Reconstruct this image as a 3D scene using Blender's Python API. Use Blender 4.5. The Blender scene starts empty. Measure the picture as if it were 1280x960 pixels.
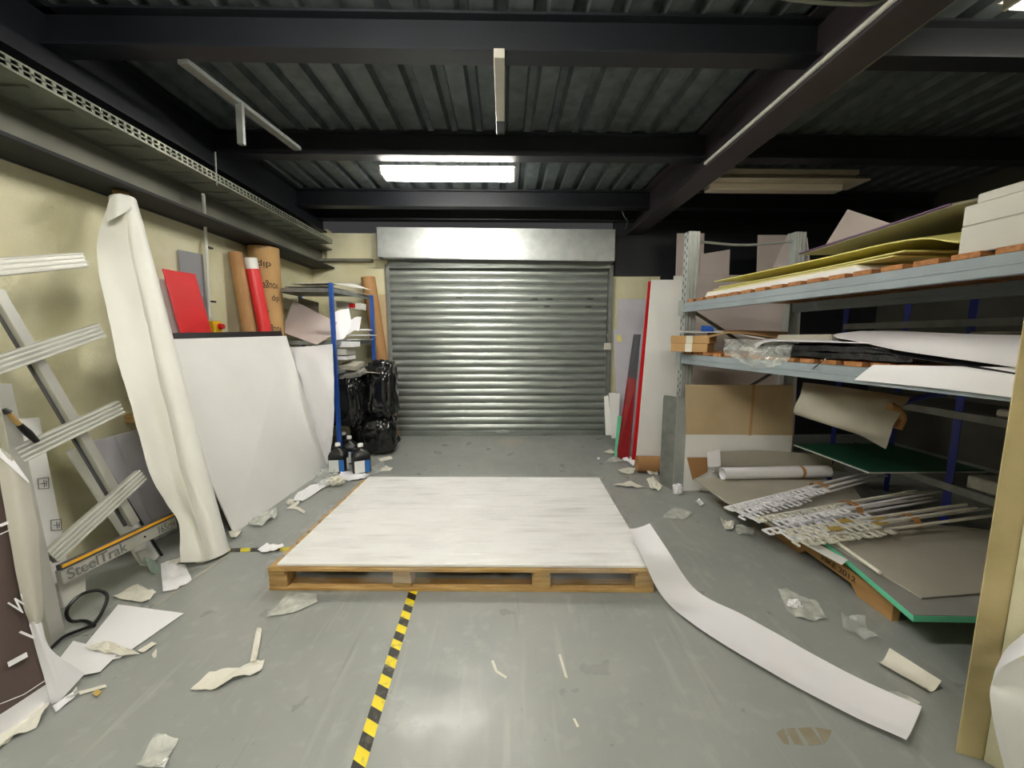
import bpy, bmesh, math, random
from mathutils import Vector as Vec, Matrix, noise
rng = random.Random(7)
SC = bpy.context.scene
COL = SC.collection
PI = math.pi

# ---------------------------------------------------------------- camera
CAM_H, F = 1.5, 480.0
TH, PS = math.atan(58 / 480), math.atan(9 / 480)
cam_d = bpy.data.cameras.new('camera')
cam_d.sensor_width = 36.0
cam_d.lens = 36.0 * F / 1280
cam_d.clip_start = 0.02
cam = bpy.data.objects.new('camera', cam_d)
COL.objects.link(cam)
cam.location = (0, 0, CAM_H)
cam.rotation_euler = (PI / 2 - TH, 0, -PS)
SC.camera = cam
FW = Vec((math.sin(PS) * math.cos(TH), math.cos(PS) * math.cos(TH), -math.sin(TH)))
RT = Vec((math.cos(PS), -math.sin(PS), 0))
UP = RT.cross(FW)
C0 = Vec((0, 0, CAM_H))


def ray(px, py):
    return FW + RT * ((px - 640) / F) - UP * ((py - 480) / F)


def at(px, py, x=None, y=None, z=None):
    """measured point of the photograph on the plane x = / y = / z ="""
    d = ray(px, py)
    if x is not None:
        t = x / d.x
    elif y is not None:
        t = y / d.y
    else:
        t = (z - CAM_H) / d.z
    return C0 + d * t


def onp(px, py, p, n):
    d = ray(px, py)
    return C0 + d * ((Vec(p) - C0).dot(n) / d.dot(n))


# ---------------------------------------------------------------- mesh helpers
class MB:
    XF = None

    def __init__(self):
        self.bm = bmesh.new()

    def faces(self, vs, fs):
        v = [self.bm.verts.new(p) for p in vs]
        for f in fs:
            try:
                self.bm.faces.new([v[i] for i in f])
            except ValueError:
                pass
        return v

    def obox(self, c, s, m=None):
        m = m or Matrix.Identity(3)
        c = Vec(c)
        vs = [c + m @ Vec((sx * s[0] / 2, sy * s[1] / 2, sz * s[2] / 2))
              for sx in (-1, 1) for sy in (-1, 1) for sz in (-1, 1)]
        self.faces(vs, [(0, 1, 3, 2), (4, 6, 7, 5), (0, 4, 5, 1), (2, 3, 7, 6), (0, 2, 6, 4), (1, 5, 7, 3)])
        return self

    def box(self, a, b):
        return self.obox([(a[i] + b[i]) / 2 for i in range(3)], [abs(b[i] - a[i]) for i in range(3)])

    def bar(self, p0, p1, w, t, side=(0, 0, 1)):
        """rectangular bar: t measured along 'side', w across"""
        p0, p1 = Vec(p0), Vec(p1)
        d = p1 - p0
        y = d.normalized()
        s = Vec(side)
        s = (s - y * s.dot(y)).normalized()
        x = y.cross(s)
        m = Matrix((x, y, s)).transposed()
        return self.obox((p0 + p1) / 2, (w, d.length, t), m)

    def plate(self, pts, vec):
        pts = [Vec(p) for p in pts]
        vec = Vec(vec)
        n = len(pts)
        vs = pts + [p + vec for p in pts]
        fs = [tuple(range(n)), tuple(range(2 * n - 1, n - 1, -1))]
        fs += [(i, i + n, (i + 1) % n + n, (i + 1) % n) for i in range(n)]
        self.faces(vs, fs)
        return self

    def tube(self, pts, r, seg=12, cap=True):
        pts = [Vec(p) for p in pts]
        rs = r if isinstance(r, (list, tuple)) else [r] * len(pts)
        t0 = (pts[1] - pts[0]).normalized()
        a = Vec((0, 0, 1)) if abs(t0.z) < .9 else Vec((1, 0, 0))
        u = (a - t0 * a.dot(t0)).normalized()
        vs, fs = [], []
        for i, p in enumerate(pts):
            t = (pts[min(i + 1, len(pts) - 1)] - pts[max(i - 1, 0)]).normalized()
            u = (u - t * u.dot(t)).normalized()
            w = t.cross(u)
            for k in range(seg):
                an = 2 * PI * k / seg
                vs.append(p + (u * math.cos(an) + w * math.sin(an)) * rs[i])
        for i in range(len(pts) - 1):
            for k in range(seg):
                k2 = (k + 1) % seg
                fs.append((i * seg + k, i * seg + k2, (i + 1) * seg + k2, (i + 1) * seg + k))
        if cap:
            fs.append(tuple(range(seg - 1, -1, -1)))
            fs.append(tuple(range((len(pts) - 1) * seg, len(pts) * seg)))
        self.faces(vs, fs)
        return self

    def pipe(self, p0, p1, r, th, seg=24):
        """hollow tube"""
        p0, p1 = Vec(p0), Vec(p1)
        t = (p1 - p0).normalized()
        a = Vec((0, 0, 1)) if abs(t.z) < .9 else Vec((1, 0, 0))
        u = (a - t * a.dot(t)).normalized()
        w = t.cross(u)
        vs, fs = [], []
        for p, rr in ((p0, r), (p1, r), (p1, r - th), (p0, r - th)):
            for k in range(seg):
                an = 2 * PI * k / seg
                vs.append(p + (u * math.cos(an) + w * math.sin(an)) * rr)
        for j in range(4):
            j2 = (j + 1) % 4
            for k in range(seg):
                k2 = (k + 1) % seg
                fs.append((j * seg + k, j * seg + k2, j2 * seg + k2, j2 * seg + k))
        self.faces(vs, fs)
        return self

    def grid(self, P, th):
        """thick sheet from a grid of points"""
        n, m = len(P), len(P[0])
        top, bot = [], []
        for i in range(n):
            for j in range(m):
                a = P[min(i + 1, n - 1)][j] - P[max(i - 1, 0)][j]
                b = P[i][min(j + 1, m - 1)] - P[i][max(j - 1, 0)]
                nn = a.cross(b)
                nn = nn.normalized() if nn.length > 1e-12 else Vec((0, 0, 1))
                top.append(P[i][j] + nn * th / 2)
                bot.append(P[i][j] - nn * th / 2)
        o = n * m
        fs = []
        for i in range(n - 1):
            for j in range(m - 1):
                a, b, c, d = i * m + j, i * m + j + 1, (i + 1) * m + j + 1, (i + 1) * m + j
                fs.append((a, d, c, b))
                fs.append((a + o, b + o, c + o, d + o))
        for j in range(m - 1):
            a, b = j, j + 1
            fs.append((a, b, b + o, a + o))
            a, b = (n - 1) * m + j, (n - 1) * m + j + 1
            fs.append((b, a, a + o, b + o))
        for i in range(n - 1):
            a, b = i * m, (i + 1) * m
            fs.append((b, a, a + o, b + o))
            a, b = i * m + m - 1, (i + 1) * m + m - 1
            fs.append((a, b, b + o, a + o))
        self.faces(top + bot, fs)
        return self

    def mesh(self, me, mat4):
        """append an existing mesh datablock transformed"""
        vs = [mat4 @ v.co for v in me.vertices]
        self.faces(vs, [tuple(p.vertices) for p in me.polygons])
        return self

    def build(self, name, mat, parent=None, smooth=False, bev=0.0, ang=40):
        bm = self.bm
        if bev > 0:
            bmesh.ops.bevel(bm, geom=list(bm.edges), offset=bev, segments=1, affect='EDGES', clamp_overlap=True)
        if MB.XF is not None:
            bmesh.ops.transform(bm, matrix=MB.XF, verts=bm.verts)
        bmesh.ops.recalc_face_normals(bm, faces=bm.faces)
        if parent is not None:
            o = ORG[root_of(parent).name]
        else:
            xs = [v.co for v in bm.verts]
            lo = Vec((min(c.x for c in xs), min(c.y for c in xs), min(c.z for c in xs)))
            hi = Vec((max(c.x for c in xs), max(c.y for c in xs), max(c.z for c in xs)))
            o = Vec(((lo.x + hi.x) / 2, (lo.y + hi.y) / 2, lo.z))
        bmesh.ops.translate(bm, verts=bm.verts, vec=-o)
        me = bpy.data.meshes.new(name)
        bm.to_mesh(me)
        bm.free()
        for mm in (mat if isinstance(mat, (list, tuple)) else [mat]):
            me.materials.append(mm)
        if smooth:
            for p in me.polygons:
                p.use_smooth = True
            me.set_sharp_from_angle(angle=math.radians(ang))
        ob = bpy.data.objects.new(name, me)
        COL.objects.link(ob)
        if parent is not None:
            ob.parent = parent
        else:
            ob.location = o
            ORG[ob.name] = o
        return ob


ORG = {}


def root_of(o):
    while o.parent is not None:
        o = o.parent
    return o


def tag(o, label, cat, group=None, kind=None):
    o['label'] = label
    o['category'] = cat
    if group:
        o['group'] = group
    if kind:
        o['kind'] = kind
    return o


def thing(name, label, cat, loc, group=None):
    o = bpy.data.objects.new(name, None)
    COL.objects.link(o)
    o.location = loc
    o.empty_display_size = .1
    ORG[o.name] = Vec(loc)
    return tag(o, label, cat, group)


def struct(o):
    o['kind'] = 'structure'
    return o


def copy_thing(o, loc, label=None):
    c = o.copy()
    COL.objects.link(c)
    c.location = loc
    ORG[c.name] = Vec(loc)
    if label:
        c['label'] = label
    for ch in list(o.children):
        k = ch.copy()
        COL.objects.link(k)
        k.parent = c
        for g in list(ch.children):
            q = g.copy()
            COL.objects.link(q)
            q.parent = k
    return c


def crom(a, b, c, d, t):
    return (b * 2 + (c - a) * t + (a * 2 - b * 5 + c * 4 - d) * t * t + (b * 3 - a - c * 3 + d) * t ** 3) * .5


def line(P, n):
    """resample points with a Catmull-Rom spline to n points"""
    m = len(P)
    out = []
    for k in range(n):
        s = k * (m - 1) / (n - 1)
        i = min(int(s), m - 2)
        a, b, c, d = P[max(i - 1, 0)], P[i], P[i + 1], P[min(i + 2, m - 1)]
        if i == 0:
            a = b * 2 - c
        if i == m - 2:
            d = c * 2 - b
        out.append(crom(a, b, c, d, s - i))
    return out


def patch(rows, nu, nv, amp=0.0, sc=4.0, seed=0, along=(0, 0, 1)):
    """smooth surface through rows of control points, with crumple noise"""
    R = [line([Vec(p) for p in r], nv) for r in rows]
    Cc = [line([R[i][j] for i in range(len(R))], nu) for j in range(nv)]
    P = [[Cc[j][i] for j in range(nv)] for i in range(nu)]
    if amp:
        al = Vec(along)
        for i in range(nu):
            for j in range(nv):
                q = P[i][j] * sc + Vec((seed * 3.1, seed * 1.7, seed))
                P[i][j] = P[i][j] + al * (amp * noise.noise(q) + amp * .5 * noise.noise(q * 2.3))
    return P


def text_mesh(s, size=1.0, ext=0.0):
    cu = bpy.data.curves.new('lettering', 'FONT')
    cu.body = s
    cu.size = size
    cu.extrude = ext
    cu.offset = .012
    cu.align_x = 'LEFT'
    ob = bpy.data.objects.new('lettering_tmp', cu)
    COL.objects.link(ob)
    dg = bpy.context.evaluated_depsgraph_get()
    me = bpy.data.meshes.new_from_object(ob.evaluated_get(dg))
    bpy.data.objects.remove(ob)
    bpy.data.curves.remove(cu)
    return me


def lettering(s, o, xdir, ydir, width, height, parent, mat, name='lettering', ext=0.0008):
    """text fitted in a width x height box at o, lying in the plane xdir / ydir"""
    me = text_mesh(s, 1.0, .01)
    xs = [v.co.x for v in me.vertices]
    ys = [v.co.y for v in me.vertices]
    x0, x1, y0, y1 = min(xs), max(xs), min(ys), max(ys)
    xd, yd = Vec(xdir).normalized(), Vec(ydir).normalized()
    nd = xd.cross(yd)
    m = MB()
    vs = []
    for v in me.vertices:
        vs.append(Vec(o) + xd * ((v.co.x - x0) / (x1 - x0) * width) + yd * ((v.co.y - y0) / (y1 - y0) * height)
                  + nd * (ext if v.co.z > 0 else 0))
    m.faces(vs, [tuple(p.vertices) for p in me.polygons])
    bpy.data.meshes.remove(me)
    return m.build(name, mat, parent)


# ---------------------------------------------------------------- materials
def lin(c):
    return tuple(((v / 255) / 12.92 if v / 255 <= .04045 else ((v / 255 + .055) / 1.055) ** 2.4) for v in c[:3]) + (1,)


def M(name, col, rough=.6, metal=0.0, col2=None, nscale=6.0, nmix=(.35, .7), bump=0.0, bscale=40.0, stretch=(1, 1, 1),
      spec=.5, emit=None, estr=0.0, detail=4):
    m = bpy.data.materials.new(name)
    m.use_nodes = True
    nt = m.node_tree
    b = nt.nodes['Principled BSDF']
    b.inputs['Roughness'].default_value = rough
    b.inputs['Metallic'].default_value = metal
    b.inputs['Specular IOR Level'].default_value = spec
    b.inputs['Base Color'].default_value = lin(col)
    tc = nt.nodes.new('ShaderNodeTexCoord')
    mp = nt.nodes.new('ShaderNodeMapping')
    mp.inputs['Scale'].default_value = stretch
    nt.links.new(tc.outputs['Object'], mp.inputs['Vector'])
    if col2 is None:
        col2 = tuple(c * .9 for c in col)
    n = nt.nodes.new('ShaderNodeTexNoise')
    n.inputs['Scale'].default_value = nscale
    n.inputs['Detail'].default_value = detail
    nt.links.new(mp.outputs['Vector'], n.inputs['Vector'])
    r = nt.nodes.new('ShaderNodeValToRGB')
    r.color_ramp.elements[0].position = nmix[0]
    r.color_ramp.elements[1].position = nmix[1]
    r.color_ramp.elements[0].color = lin(col)
    r.color_ramp.elements[1].color = lin(col2)
    nt.links.new(n.outputs['Fac'], r.inputs['Fac'])
    nt.links.new(r.outputs['Color'], b.inputs['Base Color'])
    if bump:
        n2 = nt.nodes.new('ShaderNodeTexNoise')
        n2.inputs['Scale'].default_value = bscale
        n2.inputs['Detail'].default_value = 5
        nt.links.new(mp.outputs['Vector'], n2.inputs['Vector'])
        bp = nt.nodes.new('ShaderNodeBump')
        bp.inputs['Strength'].default_value = bump
        bp.inputs['Distance'].default_value = .01
        nt.links.new(n2.outputs['Fac'], bp.inputs['Height'])
        nt.links.new(bp.outputs['Normal'], b.inputs['Normal'])
    if emit:
        b.inputs['Emission Color'].default_value = lin(emit)
        b.inputs['Emission Strength'].default_value = estr
    return m


def film(name, col, clear, rough=.15, bump=.5, bscale=(3, 60, 3), sc=1.0, metal=0.0, lo=.35):
    """clear plastic film: mostly see-through with glossy wrinkles"""
    m = bpy.data.materials.new(name)
    m.use_nodes = True
    nt = m.node_tree
    b = nt.nodes['Principled BSDF']
    out = nt.nodes['Material Output']
    b.inputs['Base Color'].default_value = lin(col)
    b.inputs['Roughness'].default_value = rough
    b.inputs['Specular IOR Level'].default_value = .8
    b.inputs['Metallic'].default_value = metal
    tr = nt.nodes.new('ShaderNodeBsdfTransparent')
    mx = nt.nodes.new('ShaderNodeMixShader')
    tc = nt.nodes.new('ShaderNodeTexCoord')
    mp = nt.nodes.new('ShaderNodeMapping')
    mp.inputs['Scale'].default_value = bscale
    n = nt.nodes.new('ShaderNodeTexNoise')
    n.inputs['Scale'].default_value = sc
    n.inputs['Detail'].default_value = 4
    bp = nt.nodes.new('ShaderNodeBump')
    bp.inputs['Strength'].default_value = bump
    bp.inputs['Distance'].default_value = .02
    rr = nt.nodes.new('ShaderNodeMapRange')
    rr.inputs['From Min'].default_value = lo
    rr.inputs['From Max'].default_value = .75
    rr.inputs['To Min'].default_value = max(0, (1 - clear) - .12)
    rr.inputs['To Max'].default_value = min(1, (1 - clear) + .22)
    L = nt.links.new
    L(tc.outputs['Object'], mp.inputs['Vector'])
    L(mp.outputs['Vector'], n.inputs['Vector'])
    L(n.outputs['Fac'], bp.inputs['Height'])
    L(bp.outputs['Normal'], b.inputs['Normal'])
    L(n.outputs['Fac'], rr.inputs['Value'])
    L(rr.outputs['Result'], mx.inputs['Fac'])
    L(tr.outputs['BSDF'], mx.inputs[1])
    L(b.outputs['BSDF'], mx.inputs[2])
    L(mx.outputs['Shader'], out.inputs['Surface'])
    return m


def striped(name, c1, c2, period, ang):
    """diagonal warning stripes"""
    m = bpy.data.materials.new(name)
    m.use_nodes = True
    nt = m.node_tree
    b = nt.nodes['Principled BSDF']
    b.inputs['Roughness'].default_value = .4
    tc = nt.nodes.new('ShaderNodeTexCoord')
    mp = nt.nodes.new('ShaderNodeMapping')
    mp.inputs['Rotation'].default_value = (0, 0, ang)
    sx = nt.nodes.new('ShaderNodeSeparateXYZ')
    d = nt.nodes.new('ShaderNodeMath'); d.operation = 'DIVIDE'; d.inputs[1].default_value = period
    fr = nt.nodes.new('ShaderNodeMath'); fr.operation = 'FRACT'
    gt = nt.nodes.new('ShaderNodeMath'); gt.operation = 'GREATER_THAN'; gt.inputs[1].default_value = .5
    mx = nt.nodes.new('ShaderNodeMix'); mx.data_type = 'RGBA'
    n = nt.nodes.new('ShaderNodeTexNoise'); n.inputs['Scale'].default_value = 22
    n.inputs['Detail'].default_value = 6
    r = nt.nodes.new('ShaderNodeMapRange')
    r.inputs['From Min'].default_value = .52; r.inputs['From Max'].default_value = .7
    r.inputs['To Max'].default_value = .6
    m2 = nt.nodes.new('ShaderNodeMix'); m2.data_type = 'RGBA'
    L = nt.links.new
    L(tc.outputs['Object'], mp.inputs['Vector'])
    L(mp.outputs['Vector'], sx.inputs['Vector'])
    L(sx.outputs['Y'], d.inputs[0]); L(d.outputs[0], fr.inputs[0]); L(fr.outputs[0], gt.inputs[0])
    L(gt.outputs[0], mx.inputs['Factor'])
    mx.inputs['A'].default_value = lin(c1); mx.inputs['B'].default_value = lin(c2)
    L(tc.outputs['Object'], n.inputs['Vector']); L(n.outputs['Fac'], r.inputs['Value'])
    L(r.outputs['Result'], m2.inputs['Factor'])
    L(mx.outputs['Result'], m2.inputs['A']); m2.inputs['B'].default_value = lin((120, 116, 90))
    L(m2.outputs['Result'], b.inputs['Base Color'])
    return m


m_cream = M('cream_painted_block', (216, 212, 182), .75, col2=(203, 198, 160), nscale=3, bump=.35, bscale=55)
m_creamd = M('ochre_pier_face', (192, 177, 130), .6, col2=(170, 154, 108), nscale=4, bump=.2, bscale=70)
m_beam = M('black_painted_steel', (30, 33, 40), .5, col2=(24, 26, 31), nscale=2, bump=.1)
m_beam_p = M('purple_black_steel', (60, 52, 58), .5, col2=(48, 43, 47), nscale=2)
m_deck = M('galvanised_deck', (112, 119, 120), .5, .35, col2=(76, 83, 84), nscale=9, nmix=(.3, .75), bump=.1, bscale=25)
m_galv = M('galvanised_steel', (186, 190, 188), .42, .5, col2=(166, 171, 169), nscale=9, nmix=(.3, .75))
m_galv_d = M('dull_galvanised_steel', (140, 143, 139), .5, .45, col2=(116, 119, 115), nscale=10, nmix=(.3, .75))
m_shut = M('galvanised_shutter', (160, 165, 160), .36, .6, col2=(122, 128, 123), nscale=2.2, nmix=(.3, .75), stretch=(1, 1, 9), detail=6)
m_grey_lintel = M('grey_painted_lintel', (120, 120, 106), .7, col2=(96, 96, 86), nscale=2)
m_lintel_d = M('dark_grey_painted_steel', (84, 84, 76), .65, col2=(66, 66, 60), nscale=2)
m_tray = M('galvanised_cable_tray', (132, 135, 120), .5, .4, col2=(110, 113, 100), nscale=8)
m_rack_b = M('grey_blue_rack_beam', (150, 162, 168), .45, col2=(136, 147, 152), nscale=3)
m_wood = M('pale_pallet_wood', (190, 158, 104), .7, col2=(150, 116, 66), nscale=5, stretch=(1, 8, 8), bump=.2, bscale=30)
m_woody = M('pallet_wood_long_grain', (196, 162, 104), .7, col2=(160, 122, 66), nscale=5, stretch=(1.2, 8, 8), bump=.2)
m_stringer = M('brown_pallet_wood', (172, 134, 84), .75, col2=(150, 112, 64), nscale=3, stretch=(8, 1.2, 8))
m_flange = M('shaded_black_steel', (16, 17, 18), .7)  # shade of the beam's underside put into the colour
m_slat = M('orange_softwood_slat', (186, 128, 74), .65, col2=(140, 88, 48), nscale=6, stretch=(2, 8, 8), bump=.2)
m_card = M('brown_cardboard', (182, 146, 96), .75, col2=(166, 130, 82), nscale=3)
m_cardpale = M('pale_cardboard', (190, 170, 136), .8, col2=(178, 156, 120), nscale=2.5)
m_kraft = M('kraft_tube', (170, 128, 82), .7, col2=(150, 110, 68), nscale=3)
m_white = M('white_board', (238, 238, 235), .45, col2=(231, 231, 227), nscale=2)
m_paper = M('white_paper', (243, 242, 245), .65, col2=(237, 236, 239), nscale=2)
m_paperc = M('warm_white_paper', (228, 225, 212), .65, col2=(214, 211, 196), nscale=5)
m_canvas = M('white_banner_vinyl', (238, 238, 229), .45, col2=(231, 230, 220), nscale=2)
m_greyb = M('grey_greyboard', (172, 168, 154), .75, col2=(160, 156, 142), nscale=2)
m_greyd = M('grey_card_dark', (140, 139, 134), .7, col2=(126, 125, 120), nscale=2)
m_pink = M('pinkish_white_board', (206, 194, 190), .6, col2=(196, 184, 180), nscale=2)
m_lilac = M('pale_lilac_board', (196, 194, 202), .55, col2=(186, 184, 192), nscale=2)
m_red = M('red_board', (206, 22, 28), .35, col2=(196, 18, 24), nscale=2)
m_redd = M('dark_red_vinyl', (140, 14, 24), .28, col2=(116, 8, 18), nscale=4, stretch=(1, 1, 3))
m_redroll = M('red_vinyl_roll', (226, 62, 62), .35, col2=(216, 54, 56), nscale=2)
m_black = M('black_board', (22, 22, 26), .4, col2=(16, 16, 18), nscale=3)
m_dgrey = M('charcoal_board', (70, 70, 76), .5, col2=(62, 62, 68), nscale=3)
m_greyplate = M('mid_grey_board', (140, 141, 146), .5, col2=(132, 133, 138), nscale=2)
m_green = M('green_board', (60, 150, 116), .45, col2=(52, 140, 106), nscale=2)
m_mint = M('mint_green_edge', (106, 212, 170), .4, col2=(98, 200, 158), nscale=2)
m_dgreen = M('dark_green_board', (36, 104, 78), .5, col2=(32, 94, 70), nscale=2)
m_yellow = M('pale_yellow_sheet', (230, 222, 138), .4, col2=(222, 212, 122), nscale=2)
m_cream_sheet = M('cream_sheet', (236, 230, 196), .5, col2=(230, 222, 182), nscale=2)
m_blue = M('blue_rack_paint', (36, 84, 168), .4, col2=(30, 72, 150), nscale=3)
m_dblue = M('dark_blue_rack_paint', (28, 44, 140), .4, col2=(24, 38, 120), nscale=3)
m_alu = M('satin_aluminium', (190, 190, 182), .42, .35, col2=(176, 176, 168), nscale=5)
m_alu_d = M('dark_aluminium', (96, 96, 98), .45, .4, col2=(84, 84, 86), nscale=5)
m_orange = M('orange_cutter_strip', (240, 176, 40), .4, col2=(230, 164, 32), nscale=4)
m_plast = M('pale_grey_plastic', (208, 208, 198), .5, col2=(200, 200, 190), nscale=3)
m_textg = M('grey_lettering', (120, 120, 116), .6)
m_black_p = M('black_plastic', (20, 20, 22), .35, col2=(14, 14, 15), nscale=6)
m_bag = M('black_bin_bag', (14, 15, 16), .16, col2=(20, 21, 22), nscale=6, spec=.7)
m_bwrap = M('dark_grey_wrap', (44, 45, 46), .18, col2=(30, 31, 32), nscale=5, bump=.6, bscale=18, spec=.7)
m_brownprint = M('brown_print', (92, 78, 74), .45, col2=(86, 72, 68), nscale=1.5)
m_backside = M('grey_print_back', (190, 187, 174), .6, col2=(180, 177, 164), nscale=2)
m_ink = M('dark_ink', (70, 52, 32), .7)
m_cork = M('cork_brown_core', (176, 146, 92), .8, col2=(150, 120, 70), nscale=12)
m_bluelab = M('blue_bottle_label', (46, 116, 196), .4)
m_tapeb = M('brown_packing_tape', (190, 140, 84), .35, col2=(180, 130, 76), nscale=5)
m_goldtape = M('golden_tape', (190, 164, 90), .4, col2=(176, 150, 78), nscale=5)
m_glass = M('greenish_acrylic', (150, 168, 156), .15, col2=(140, 160, 148), nscale=3, spec=.6)
m_yel_el = M('yellow_isolator_plastic', (234, 184, 20), .4)
m_enamel = M('white_enamel', (214, 208, 196), .4, col2=(204, 198, 186), nscale=3)
m_lampoff = M('unlit_lamp_diffuser', (228, 216, 200), .5, col2=(218, 206, 188), nscale=2)
m_tube = M('lit_fluorescent_tube', (255, 255, 255), .4, emit=(255, 252, 244), estr=55)
m_tube_dim = M('dim_fluorescent_tube', (255, 255, 255), .4, emit=(255, 250, 232), estr=11)
m_hazard = striped('hazard_stripes', (236, 214, 30), (36, 34, 28), .088, math.radians(28))
m_hazard2 = striped('hazard_stripes_cross', (214, 200, 40), (40, 38, 32), .12, math.radians(60))
m_film = film('stretch_film', (252, 252, 250), 1.03, .16, 1.0, (2.0, 22, 2.0), metal=.3, lo=.47)
m_clear = film('clear_plastic', (225, 228, 222), .74, .12, .9, (14, 14, 14))
m_clearw = film('milky_plastic', (226, 228, 218), .45, .2, .8, (16, 16, 16))


def floor_material():
    m = bpy.data.materials.new('worn_grey_floor_paint')
    m.use_nodes = True
    nt = m.node_tree
    L = nt.links.new
    b = nt.nodes['Principled BSDF']
    tc = nt.nodes.new('ShaderNodeTexCoord')

    def nz(scale, detail, st=(1, 1, 1), rot=0):
        mp = nt.nodes.new('ShaderNodeMapping')
        mp.inputs['Scale'].default_value = st
        mp.inputs['Rotation'].default_value = (0, 0, rot)
        n = nt.nodes.new('ShaderNodeTexNoise')
        n.inputs['Scale'].default_value = scale
        n.inputs['Detail'].default_value = detail
        L(tc.outputs['Object'], mp.inputs['Vector'])
        L(mp.outputs['Vector'], n.inputs['Vector'])
        return n.outputs['Fac']

    def ramp(src, p0, p1, c0, c1):
        r = nt.nodes.new('ShaderNodeMapRange')
        r.inputs['From Min'].default_value = p0
        r.inputs['From Max'].default_value = p1
        r.inputs['To Min'].default_value = c0
        r.inputs['To Max'].default_value = c1
        L(src, r.inputs['Value'])
        return r.outputs['Result']

    def mix(f, a, bcol):
        x = nt.nodes.new('ShaderNodeMix')
        x.data_type = 'RGBA'
        L(f, x.inputs['Factor'])
        if isinstance(a, tuple):
            x.inputs['A'].default_value = lin(a)
        else:
            L(a, x.inputs['A'])
        x.inputs['B'].default_value = lin(bcol)
        return x.outputs['Result']

    c = mix(ramp(nz(1.6, 6), .35, .7, 0, 1), (139, 143, 139), (152, 155, 150))
    c = mix(ramp(nz(14, 8), .56, .72, 0, .45), c, (164, 166, 161))
    c = mix(ramp(nz(3, 6, (6, .5, 1), .1), .6, .74, 0, .4), c, (176, 177, 170))
    c = mix(ramp(nz(4, 6, (9, .4, 1), -.35), .66, .76, 0, .5), c, (124, 125, 119))
    c = mix(ramp(nz(38, 3), .72, .78, 0, .4), c, (84, 82, 76))
    L(c, b.inputs['Base Color'])
    L(ramp(nz(5, 6), .3, .7, .26, .5), b.inputs['Roughness'])
    bp = nt.nodes.new('ShaderNodeBump')
    bp.inputs['Strength'].default_value = .12
    bp.inputs['Distance'].default_value = .01
    L(nz(10, 6), bp.inputs['Height'])
    L(bp.outputs['Normal'], b.inputs['Normal'])
    return m


m_floor = floor_material()
# ================================================================ the setting
XL, XR, YB, YF = -2.8, 5.6, 5.86, -4.0
ZD = 3.37                                   # underside of the roof deck ribs
struct(MB().box((XL - .15, YF - .15, -.12), (XR + .15, YB + .5, 0)).build('floor', m_floor))
struct(MB().box((XL - .15, YF, 0), (XL, YB, 2.487)).build('wall_left', m_cream))
struct(MB().box((XR, YF, 0), (XR + .15, YB, 3.45)).build('wall_right', m_lintel_d))
struct(MB().box((XL - .15, YF - .15, 0), (XR + .15, YF, 3.45)).build('wall_front', m_cream))
# far wall round the shutter opening (block courses scored in)
wb = MB()
wb.box((XL, YB - .07, 0), (-1.70, YB + .1, 2.62))
wb.box((1.56, YB - .07, 0), (XR, YB + .1, 2.4))
wb.box((-2.55, YB - .12, 2.62), (-1.5, YB + .1, 2.98))
wb.box((XL, YB - .05, 2.62), (-2.55, YB + .1, 3.05))
struct(wb.build('wall_back', m_cream, bev=.004))
struct(MB().box((-2.75, YB - .16, 2.585), (-1.9, YB - .02, 2.622)).build('trim_1', m_grey_lintel))
struct(MB().box((1.62, YB - .1, 2.4), (XR, YB + .1, 3.3)).build('trim_2', m_beam))
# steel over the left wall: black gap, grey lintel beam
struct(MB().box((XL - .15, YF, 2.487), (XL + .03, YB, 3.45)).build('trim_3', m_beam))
lb = MB()
lb.box((-2.66, YF, 2.515), (-2.645, YB, 2.74)).box((-2.79, YF, 2.74), (-2.47, YB, 2.76))
struct(lb.build('trim_4', m_grey_lintel, bev=.002))
struct(MB().box((-2.79, YF, 2.489), (-2.47, YB, 2.512)).build('trim_17', m_flange, bev=.002))  # lower flange, its underside shade painted black
struct(MB().box((2.3, YB - .09, 0), (XR, YB - .071, 2.41)).build('trim_18', m_beam))  # black sheet over the cream far wall stands in for the right bay's darkness
# long beam along the left, high
lb2 = MB()
lb2.box((-2.72, YF, 3.0), (-2.56, YB, 3.02)).box((-2.65, YF, 3.02), (-2.63, YB, 3.36)).box((-2.72, YF, 3.34), (-2.56, YB, 3.36))
struct(lb2.build('trim_5', m_beam))
# cross beams
for k, (y, dz) in enumerate(((2.5, 0), (3.8, 0), (5.17, 0), (5.72, 0), (-.1, 0), (1.2, 0), (-1.4, 0), (-2.7, 0))):
    b = MB()
    zb = 3.15
    b.box((XL + .03, y - .065, zb), (XR, y + .065, zb + .014))
    b.box((XL + .03, y - .012, zb + .014), (XR, y + .012, 3.34))
    b.box((XL + .03, y - .065, 3.34), (XR, y + .065, 3.354))
    struct(b.build('trim_%d' % (6 + k), m_beam))
# deep beam running the length of the room on the right
b = MB()
b.box((1.77, YF, 2.985), (2.0, YB - .1, 3.0)).box((1.87, YF, 3.0), (1.895, YB - .1, 3.35)).box((1.77, YF, 3.345), (2.0, YB - .1, 3.36))
struct(b.build('trim_14', m_beam_p))
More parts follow.
